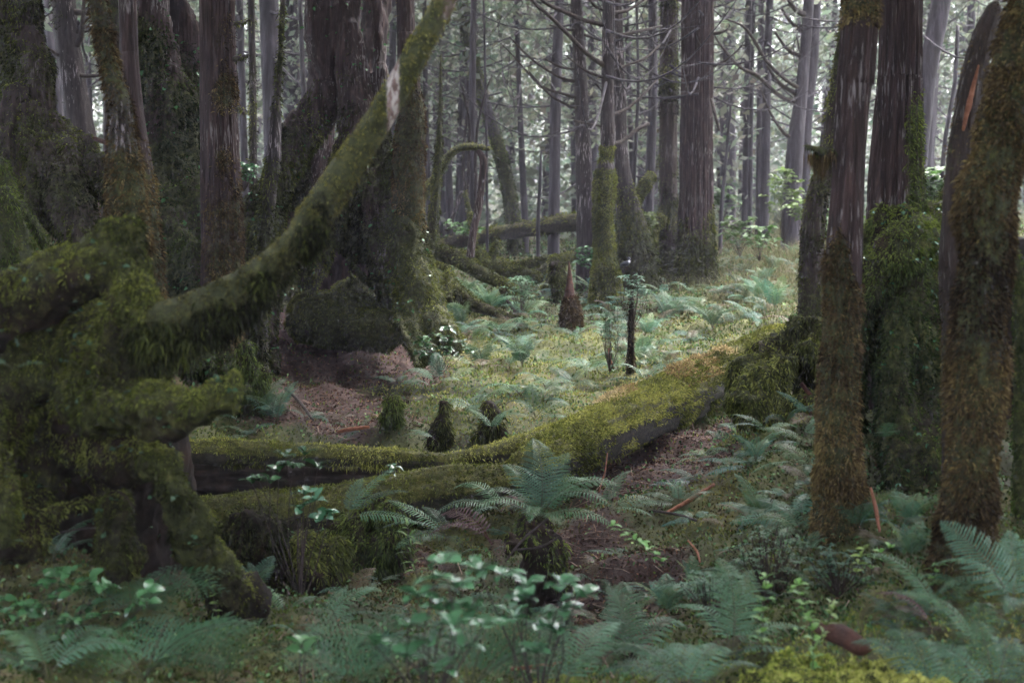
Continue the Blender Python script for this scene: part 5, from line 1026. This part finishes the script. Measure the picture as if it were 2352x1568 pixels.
# ------------------------------------------------------------------ leafy shrubs and sprigs
def leaf(L, w, fold=.18, ob=.6, n=5):
    t = np.linspace(0, 1, n); prof = np.sin(np.pi * t ** (np.log(.5) / np.log(ob))) ** .8 * w; prof[0] = w * .12; prof[-1] = 0
    mid = np.stack([t * L, 0 * t, .12 * L * np.sin(t * np.pi) - .15 * L * t ** 2], 1)
    a = mid.copy(); a[:, 1] += prof; a[:, 2] += prof * fold; b = mid.copy(); b[:, 1] -= prof; b[:, 2] += prof * fold
    V = np.vstack([mid, a, b]); F = []
    for i in range(n - 1): F += [(i, i + 1, n + i + 1, n + i), (i + 1, i, 2 * n + i, 2 * n + i + 1)]
    return V, np.array(F)
def rotm(az, el, roll):
    ca, sa, ce, se, cr_, sr_ = math.cos(az), math.sin(az), math.cos(el), math.sin(el), math.cos(roll), math.sin(roll)
    Rz = np.array([[ca, -sa, 0], [sa, ca, 0], [0, 0, 1]]); Ry = np.array([[ce, 0, -se], [0, 1, 0], [se, 0, ce]]); Rx = np.array([[1, 0, 0], [0, cr_, -sr_], [0, sr_, cr_]]); return Rz @ Ry @ Rx
def whorl(c, n, L, w, q, el=.35, ob=.6, az0=None, arc=2 * math.pi):
    out = []; a0 = q.uniform(0, 6.28) if az0 is None else az0
    for i in range(n):
        V, F = leaf(L * q.uniform(.75, 1.15), w * q.uniform(.85, 1.1), ob=ob); M = rotm(a0 + arc * i / n + q.normal(0, .2), el + q.normal(0, .25), q.normal(0, .3)); out.append((V @ M.T + c, F))
    return out
def shrub(name, label, base, tips, L, w, mat='glossy_leaf', n=6, el=.35, ob=.6, seed=0, r=.003, group=None, cat='shrub', levels=1, stemmat='twig'):
    """tips: world points where whorls of leaves sit; thin stems run to them from the base"""
    q = np.random.default_rng(seed); t = thing(name, label, cat, base, group); ms = []; lv = []
    base = np.asarray(base, float)
    for tp in tips:
        tp = np.asarray(tp, float); m = (base + tp) / 2 + q.normal(0, .06, 3) * np.linalg.norm(tp - base); 
        pth = np.array([(*base, r), (*m, r * .75), (*tp, r * .45)]); ms.append(tube(pth, 10, 5)); lv += whorl(tp, n, L, w, q, el, ob)
        for j in range(levels - 1): c = m * (1 - (j + 1) / levels) + tp * (j + 1) / levels; lv += whorl(c, max(2, n // 2), L * .9, w * .9, q, el * .6, ob)
    V, F = merge(ms); part('stem', V, F, MAT[stemmat], t, attrs={'moss': V[:, 0] * 0})
    V, F = merge(lv); cvar = np.repeat(q.uniform(.75, 1.3, len(lv)), len(lv[0][0]))[:, None] * np.ones(3); part('leaves', V, F, MAT[mat], t, col=cvar)
    return t
def pts(*uvd): return [P1(*x) for x in uvd]
shrub('leafy_shrub', 'glossy dark round-leaved shrub in front of the bright level log', P1(690, 1380, 5.3), pts((595, 1105, 5.2), (655, 1050, 5.2), (640, 1085, 5.2), (700, 1045, 5.3), (730, 1075, 5.3), (580, 1110, 5.15), (620, 1110, 5.1), (672, 1075, 5.2)), .062, .017, n=5, el=.5, seed=1, stemmat='bark_dark')
shrub('leafy_shrub', 'bright glossy leaf cluster just below the dark round-leaved shrub', P1(690, 1400, 5.1), pts((690, 1170, 5.0), (725, 1150, 5.0), (755, 1180, 5.0), (700, 1135, 5.05), (740, 1195, 4.95)), .055, .015, n=7, el=.4, seed=2, stemmat='bark_dark')
shrub('leafy_shrub', 'tall blurred shrub of rounded blue-green leaves, bottom centre', P1(990, 1640, 3.1), pts((1020, 1290, 3.1), (1000, 1330, 3.0), (1050, 1350, 3.1), (960, 1370, 3.0), (1010, 1400, 3.1), (1080, 1400, 3.15), (940, 1440, 3.0), (1040, 1440, 3.0), (990, 1475, 3.0), (1060, 1490, 3.1), (930, 1510, 3.0), (1010, 1540, 3.0), (860, 1480, 3.1), (1110, 1440, 3.1)), .05, .017, n=7, el=.35, ob=.62, seed=3)
shrub('leafy_shrub', 'fresh green shrub of pointed leaf rosettes, right of the tall blurred shrub', P1(1240, 1640, 3.5), pts((1100, 1310, 3.5), (1160, 1320, 3.5), (1210, 1350, 3.5), (1290, 1345, 3.5), (1330, 1370, 3.5), (1240, 1440, 3.5), (1290, 1450, 3.5), (1200, 1380, 3.5), (1230, 1500, 3.45), (1290, 1400, 3.5), (1180, 1420, 3.4)), .055, .017, n=7, el=.3, ob=.55, seed=4, mat='glossy_leaf')
shrub('seedling', 'three-leaved glossy seedling in front of the black pit, lower left', P1(710, 1640, 3.4), pts((690, 1480, 3.4), (700, 1500, 3.4)), .052, .019, n=3, el=.7, seed=5)
shrub('leafy_shrub', 'glossy broad-leaved creeper in the lower left corner', P1(120, 1500, 4.0), [P1(u_, v_, 4.0 + d_) for u_, v_, d_ in zip(rng.uniform(0, 340, 46), rng.uniform(1300, 1560, 46), rng.uniform(-.25, .25, 46))], .048, .015, n=4, el=.1, ob=.45, seed=6, r=.0015)
shrub('sprig', 'small four-leaved sprig hanging against the dark gap under the level log', P1(905, 1170, 6.4), pts((905, 1070, 6.3), (895, 1085, 6.3)), .045, .011, n=4, el=0, ob=.45, seed=7, mat='glossy_leaf', r=.0012, cat='sprig')
def sprig(label, pp, L=.028, w=.008, step=.035, mat='fresh_leaf', seed=0, name='sprig', r=.0015):
    q = np.random.default_rng(seed); b = bez([(x[0], x[1], x[2], 1) for x in pp]); b[:, 3] = r; t = thing(name, label, 'sprig', b[0, :3]); V, F = tube(b, 20, 5); part('stem', V, F, MAT['twig'], t, attrs={'moss': V[:, 0] * 0})
    n = max(5, int(np.linalg.norm(np.diff(b[:, :3], axis=0), axis=1).sum() / step)); c = cr(b[:, :3], n * 3)[::3]; lv = []
    for i, x in enumerate(c[1:]):
        lv += whorl(x, 3, L, w, q, .4, .45)
    V, F = merge(lv); part('leaves', V, F, MAT[mat], t, col=np.ones((len(V), 3))); return t
sprig('bright green upright sprig, left one of the two above the yellow moss cushion', [(1750, 1500, 3.7), (1752, 1420, 3.7), (1762, 1310, 3.7)], L=.034, w=.010, seed=1, step=.024)
sprig('bright green upright sprig, right one of the two above the yellow moss cushion', [(1866, 1560, 3.7), (1868, 1460, 3.7), (1850, 1400, 3.7), (1828, 1330, 3.7)], L=.034, w=.010, seed=2, step=.024)
sprig('short bright side sprig just right of the two upright ones', [(1880, 1480, 3.75), (1905, 1420, 3.75), (1912, 1370, 3.75)], L=.028, seed=3, step=.03)
sprig('row of small bright leaves on a stem slanting down right, below the tall central fern', [(1390, 1195, 4.6), (1450, 1235, 4.55), (1490, 1260, 4.5), (1530, 1300, 4.5)], L=.034, w=.009, seed=4, step=.028)
sprig('tiny bright sprig above the lacy fern, lower left', [(500, 1440, 4.4), (492, 1380, 4.4), (478, 1320, 4.4)], L=.02, seed=5, step=.022)
sprig('pale leafy sprig at the foot of the near reddish trunk', [(2000, 1330, 4.6), (2010, 1280, 4.6), (2060, 1250, 4.6)], L=.03, seed=6, step=.03)
sprig('light green seedling between the near right trunks, lower right', [(1960, 1330, 4.5), (1975, 1290, 4.5), (1990, 1250, 4.5)], L=.034, seed=8, step=.04)
sprig('pale seedling in the right corner above the broad-leafleted fern', [(2140, 1360, 4.3), (2145, 1320, 4.3), (2160, 1290, 4.3)], L=.034, seed=9, step=.04)
sprig('bamboo-like narrow-leaved sprig left of the tall blurred shrub', [(960, 1330, 4.8), (945, 1270, 4.8), (935, 1200, 4.8)], L=.06, w=.004, seed=10, step=.025)
# fine-leaved saplings
def sapling(label, u, v, d, hpx, wpx, L, w, n, mat='glossy_leaf', seed=0, name='sapling', group=None, el=.1):
    q = np.random.default_rng(seed); b = P1(u, v, d); tips = []
    for i in range(n):
        h = q.uniform(.35, 1) ** .7; a = q.uniform(0, 6.28); rr_ = px(wpx, d) * q.uniform(.3, 1) * (.55 + .45 * math.sin(h * 3.0)); tips.append(b + np.array([math.cos(a) * rr_, math.sin(a) * rr_, px(hpx, d) * h]))
    return shrub(name, label, b, tips, L, w, mat, 6, el, .5, seed, r=.0022, group=group, cat='sapling', levels=2, stemmat='bark_dark')
sapling('feathery blue-green conifer seedling left of the near reddish trunk, lower part', 1770, 1390, 4.9, 190, 110, .02, .004, 60, seed=11, mat='fern')
sapling('small blue-green bush right of the puddle slope', 1640, 1440, 4.7, 130, 90, .022, .006, 40, seed=12, mat='fern')
sapling('dim feathery seedling below the small grey fern', 1925, 1370, 4.6, 110, 80, .02, .005, 30, seed=13, mat='fern')
sapling('fine-leaved seedling between the bent dead twig and the pointed stump', 1195, 725, 12.6, 90, 45, .05, .010, 26, seed=14, mat='fern')
sapling('fern-leaved seedling topping the thin stick stub', 1452, 760, 9.8, 130, 45, .035, .008, 24, seed=15, mat='fern')
sapling('slender seedling left of the stick stub in the ferns', 1400, 855, 9.8, 160, 30, .035, .009, 22, seed=16, mat='fern')
sapling('white-glinting glossy shrub on the front root of the giant', 1010, 860, 9.0, 110, 75, .055, .017, 16, seed=17)
for k, (u, v, d, hp_, wp, lab) in enumerate([
  (1660, 510, 20, 85, 45, 'bright green-leaved sapling hugging the right side of the big pair'), (1800, 560, 17, 170, 60, 'tallest bright green sapling on the right bank, in front of the hooked-limb trunk'), (1845, 560, 16, 100, 50, 'bright bush right of the tallest bright sapling'),
  (1700, 590, 16.5, 90, 50, 'bright low bush left of the tallest bright sapling'), (1745, 600, 15.5, 80, 50, 'pale green low bush in front of the dark straight trunks'), (1880, 600, 14, 120, 50, 'leafy bush against the left side of the near reddish trunk, on the bank'),
  (1490, 560, 16, 70, 30, 'small bright seedling on the prop root left of the big pair'), (1350, 640, 15, 70, 40, 'small pale seedling under the high fallen log'), (1060, 560, 17, 50, 50, 'bright leaves behind the mossy deadfall'), (1900, 500, 17, 100, 50, 'misty green bush half behind the leaning dark trunk'),
  (2150, 520, 12, 130, 40, 'yellow-green bush in the gap left of the burnt snag'), (1960, 560, 9, 60, 30, 'few bright leaves seen beside the near reddish trunk'), (560, 440, 11, 60, 40, 'glossy leaves at the foot of the narrow mossy trunk')]):
    sapling(lab, u, v, d, hp_, wp, .03 + .0028 * d, .010 + .001 * d, 16 if hp_ < 120 else 30, 'bank_leaf' if k not in (12, 7) else 'glossy_leaf', 20 + k)
# clinging leaves on the stumps
def clinging(obj_name, parent, V, Fs, n, L, w, seed, box=None, mat='glossy_leaf'):
    q_, nn, ar = face_data(V, Fs); c = q_.mean(1); u, v = uvof(c); wt = ar * vis_w(c, nn, back=.1)
    if box: wt = wt * (u > box[0]) * (u < box[2]) * (v > box[1]) * (v < box[3])
    if wt.sum() <= 0: return
    q = np.random.default_rng(seed); idx = q.choice(len(wt), n, p=wt / wt.sum()); lv = []
    for i in idx:
        for j in range(2):
            Vl, Fl = leaf(L * q.uniform(.6, 1.2), w * q.uniform(.8, 1.2), ob=.45); M = rotm(q.uniform(0, 6.28), q.uniform(-.8, .3), q.normal(0, .5)); lv.append((Vl @ M.T + c[i] + nn[i] * .012, Fl))
    Vv, Ff = merge(lv); part(obj_name, Vv, Ff, MAT[mat], parent, col=np.ones((len(Vv), 3)), kind='stuff')
clinging('creeper_leaves', gt, gV, gF, 420, .035, .010, 1, None, 'glossy_leaf')
clinging('creeper_leaves', bpy.data.objects['leaning_giant'], V_lg, F_lg, 220, .04, .012, 2, None, 'glossy_leaf')
clinging('creeper_leaves', bpy.data.objects['cave_stump'], V_cs, F_cs, 260, .022, .007, 3, None, 'glossy_leaf')
clinging('creeper_leaves', st, sV, sF, 160, .02, .007, 4, None, 'fern')

# ------------------------------------------------------------------ sticks, puddle, chunk, bird
def stick(label, pp, mat='twig', name='fallen_stick', seg=7):
    V, F = tube(bez(pp), 24, seg, rough=.2, seed=int(pp[0][0]) % 31)
    return solo(name, V, F, MAT[mat], label, 'stick', attrs={'moss': V[:, 0] * 0})
stick('pale orange broken stick on the brown path, behind the level log', [(775, 992, 7.9, 3), (800, 986, 7.9, 5), (848, 980, 7.9, 4)], 'wood_orange')
stick('grey-brown stick leaning on the mossy bank at the left of the path', [(655, 890, 8.7, 3), (690, 925, 8.5, 4), (716, 960, 8.3, 3)])
stick('orange twig lying under a fern on the red slope', [(1530, 1178, 6.1, 4), (1580, 1150, 6.2, 5), (1640, 1112, 6.3, 4)], 'wood_orange')
stick('pale twig pointing right below the orange twig', [(1500, 1172, 6.0, 3), (1560, 1182, 5.95, 3), (1600, 1195, 5.9, 3)])
stick('thin reddish stem leaning up beside the tall central fern', [(1375, 1130, 6.0, 2), (1390, 1080, 6.1, 1.6), (1395, 1040, 6.2, 1)], 'wood_orange')
stick('thin bare stem crossing the ground below the tall central fern', [(1160, 1290, 5.3, 2), (1200, 1240, 5.3, 3), (1260, 1190, 5.3, 2)])
stick('curved pale twig below the withered fern', [(1180, 1262, 5.4, 2.5), (1240, 1255, 5.3, 2.5), (1285, 1232, 5.3, 2)])
stick('bare pale stick standing in the dark at the left edge', [(100, 1275, 4.4, 4), (98, 1200, 4.4, 4.5), (82, 1120, 4.4, 4), (70, 1085, 4.4, 3)])
stick('small orange splinter at the rim of the black pit', [(548, 1442, 4.7, 4), (580, 1436, 4.7, 5), (600, 1430, 4.7, 3)], 'wood_orange')
stick('orange splinter standing in front of the cave stump', [(2000, 1120, 4.9, 3), (2012, 1170, 4.85, 5), (2020, 1220, 4.8, 3)], 'wood_orange')
stick('orange-brown stick at the bottom edge below the fresh green shrub', [(1170, 1535, 4.3, 4), (1230, 1530, 4.3, 5), (1290, 1522, 4.3, 4)], 'wood_orange')
stick('dark forked twig in the ferns left of the pointed stump', [(1165, 690, 12.7, 4), (1185, 720, 12.6, 5), (1195, 770, 12.5, 7)][::-1], 'bark_dark')
stick('pale twig stretched over the dark hollow at the left', [(110, 1230, 4.6, 2), (180, 1215, 4.6, 2.5), (270, 1210, 4.7, 2)])
stick('small orange twig in the yellow moss behind the diagonal log', [(1398, 800, 10, 2), (1402, 825, 9.9, 3), (1410, 845, 9.9, 2)], 'wood_orange')
stick('reddish broken branch behind the mossy sapling at the left', [(215, 318, 9, 5), (250, 330, 8.9, 6), (275, 338, 8.9, 4)], 'wood_red')
stick('short orange stick below the near reddish trunk', [(1580, 1240, 5.6, 2), (1600, 1265, 5.5, 3), (1608, 1290, 5.4, 2)], 'wood_orange')
cv_, cF_ = tube(bez([(1872, 1440, 3.85, 10), (1905, 1450, 3.83, 20), (1950, 1468, 3.8, 21), (1982, 1486, 3.78, 19), (1990, 1492, 3.77, 13)]), 50, 26, rough=.2, ridge=.3, seed=3)
solo('wood_chunk', cv_, cF_, MAT['wood_red'], 'rotten rust-red wood chunk on the yellow moss, lower right', 'wood chunk', attrs={'moss': cv_[:, 0] * 0 + .1})
cushion_c = gz(np.array([1.2]), np.array([3.7]))[0]
o_thing('moss_cushion', 'bright yellow-green moss cushion along the bottom edge, right of centre', 'moss cushion', [blob(P1(1780, 1610, 3.75), .10, (1.6, 1.2, .6)), blob(P1(1890, 1585, 3.7), .11, (1.6, 1.3, .55)), blob(P1(2010, 1590, 3.7), .11, (1.6, 1.2, .6)), blob(P1(1690, 1640, 3.75), .08, (1.5, 1.2, .6)), blob(P1(2090, 1640, 3.6), .12, (1.4, 1.2, .6))], .010, 'wood_dark', 1, ((.08, .09), (.035, .03)), 81, lo=1.0, stops=[(.04, .065, .012), (.13, .18, .03), (.26, .30, .055), (.38, .38, .10)], dens=60000, L=.013, W=.006, droop=-.2, bias=.1)
o_thing('moss_cushion', 'small yellow moss cushion at the bottom edge below the glossy shrub', 'moss cushion', [blob(P1(1290, 1610, 3.9), .08, (1.6, 1, .7))], .012, 'wood_dark', 2, ((.02, .07), (.01, .025)), 82, lo=1.0, stops=SP, dens=50000, L=.014, W=.006, droop=-.2, bias=.05)
for lab, (u, v), rx, ry, sd1 in [('small brown puddle on the forest floor, right of the glossy shrub', (1415, 1385), .09, .22, 1), ('glistening wet patch below the brown puddle', (1440, 1490), .07, .12, 2)]:
    c = hit(u, v)[0]; a = np.linspace(0, 2 * np.pi, 40, endpoint=False); rr = 1 + .35 * (vn(np.stack([np.cos(a) * 1.5, np.sin(a) * 1.5, 0 * a + sd1], 1), 3) - .5) * 2
    ring = np.stack([c[0] + np.cos(a) * rx * rr, c[1] + np.sin(a) * ry * rr, 0 * a + c[2] + .012], 1); low = ring.copy(); low[:, 2] -= .1; low[:, :2] = c[:2] + (ring[:, :2] - c[:2]) * .85
    V = np.vstack([ring, low, [c[0], c[1], c[2] + .012]]); k = np.arange(40); F = [np.stack([k, (k + 1) % 40, np.full(40, 80)], 1), np.stack([k, k + 40, (k + 1) % 40 + 40, (k + 1) % 40], 1)]
    part('puddle', V, F, MAT['water'], None, kind='structure', smooth=False)
# dark bird on the floor behind the knobbly trunk's foot
bc = P1(1438, 608, 14.6); s = px(1, 14.6)
bird = thing('bird', 'small blue-black bird with a white nape, on the floor right of the knobbly trunk', 'bird', bc - [0, 0, .05])
Vb, Fb = organic([tube(np.array([(bc[0] - 14 * s, bc[1], bc[2] - 4 * s, 2 * s), (bc[0] - 8 * s, bc[1], bc[2] + 1 * s, 4.5 * s), (bc[0], bc[1], bc[2] + 2 * s, 6 * s), (bc[0] + 6 * s, bc[1], bc[2] + 7 * s, 4 * s), (bc[0] + 6 * s, bc[1], bc[2] + 13 * s, 3.3 * s), (bc[0] + 7 * s, bc[1], bc[2] + 15 * s, 3.2 * s)]), 30, 16), blob((bc[0] + 6 * s, bc[1], bc[2] + 14.5 * s), 4 * s), tube(np.array([(bc[0] + 8 * s, bc[1], bc[2] + 14 * s, 1.6 * s), (bc[0] + 13 * s, bc[1], bc[2] + 13 * s, .4 * s)]), 6, 8)], .006, 1, ((.001, .02),), 5)
m, n, l, b = nt('feathers'); b.inputs['Base Color'].default_value = (.008, .010, .022, 1); b.inputs['Roughness'].default_value = .4; MAT['feathers'] = m
m, n, l, b = nt('white_feathers'); b.inputs['Base Color'].default_value = (.6, .6, .65, 1); MAT['white_feathers'] = m
part('body', Vb, Fb, MAT['feathers'], bird)
Vb, Fb = blob((bc[0] + 6.5 * s, bc[1] - 2.2 * s, bc[2] + 7.5 * s), 3.2 * s, (1, .8, 1.1), 12); part('nape', Vb, Fb, MAT['white_feathers'], bird)
for sx in (-1, 2.5):
    Vb, Fb = tube(np.array([(bc[0] + sx * s, bc[1], bc[2] - 2 * s, .7 * s), (bc[0] + sx * s + s, bc[1], bc[2] - 11 * s, .5 * s)]), 5, 6); part('leg', Vb, Fb, MAT['wood_red'], bird, attrs={'moss': Vb[:, 0] * 0})


q = np.random.default_rng(405); spots = []  # unseen trees added around the view; their crowns shade the near mist
for _ in range(900):
    x, y = q.uniform(-14, 14), q.uniform(-9, 20)
    if y > -1.6 and abs(x) < .46 * y + 1.4 + (y < 1.5) * .6 : continue
    if any((x - a) ** 2 + (y - b) ** 2 < 5.5 for a, b in spots): continue
    spots.append((x, y))
zs = gz(np.array(spots)[:, 0], np.array(spots)[:, 1])
for k, ((x, y), z) in enumerate(zip(spots, zs)):
    t = thing('shade_tree', 'unseen dark-crowned tree added for shade outside the left, right or near edge of the view', 'tree', (x, y, z), 'trees around the viewpoint')
    o = bpy.data.objects.new('trunk', far_protos[k % 7]); COL.objects.link(o); o.parent = t; sc_ = q.uniform(1.0, 1.6); o.scale = (sc_, sc_, 1)
    add_crown(t, 9 + k % 3, q.uniform(.95, 1.15), q.uniform(0, 6.28), q.uniform(-.4, .5))
# ------------------------------------------------------------------ mist
hz = np.array([(x, y, z) for z in (-4.0, 20.0) for y in (-175, 175) for x in (-175, 175)], float)
HF = np.array([(0, 2, 3, 1), (4, 5, 7, 6), (0, 1, 5, 4), (2, 6, 7, 3), (0, 4, 6, 2), (1, 3, 7, 5)])
me = build_mesh('haze', hz, HF, smooth=False); m = bpy.data.materials.new('haze'); m.use_nodes = True; n = m.node_tree.nodes; n.remove(n['Principled BSDF'])
pv = n.new('ShaderNodeVolumePrincipled'); pv.inputs['Color'].default_value = (.85, .81, 1.0, 1); pv.inputs['Density'].default_value = 0.0016; pv.inputs['Anisotropy'].default_value = 0.0
m.node_tree.links.new(pv.outputs[0], n['Material Output'].inputs['Volume']); me.materials.append(m)
o = bpy.data.objects.new('haze', me); COL.objects.link(o); o['kind'] = 'stuff'; o['label'] = 'thin lavender mist hanging between the trees'; o['category'] = 'mist'
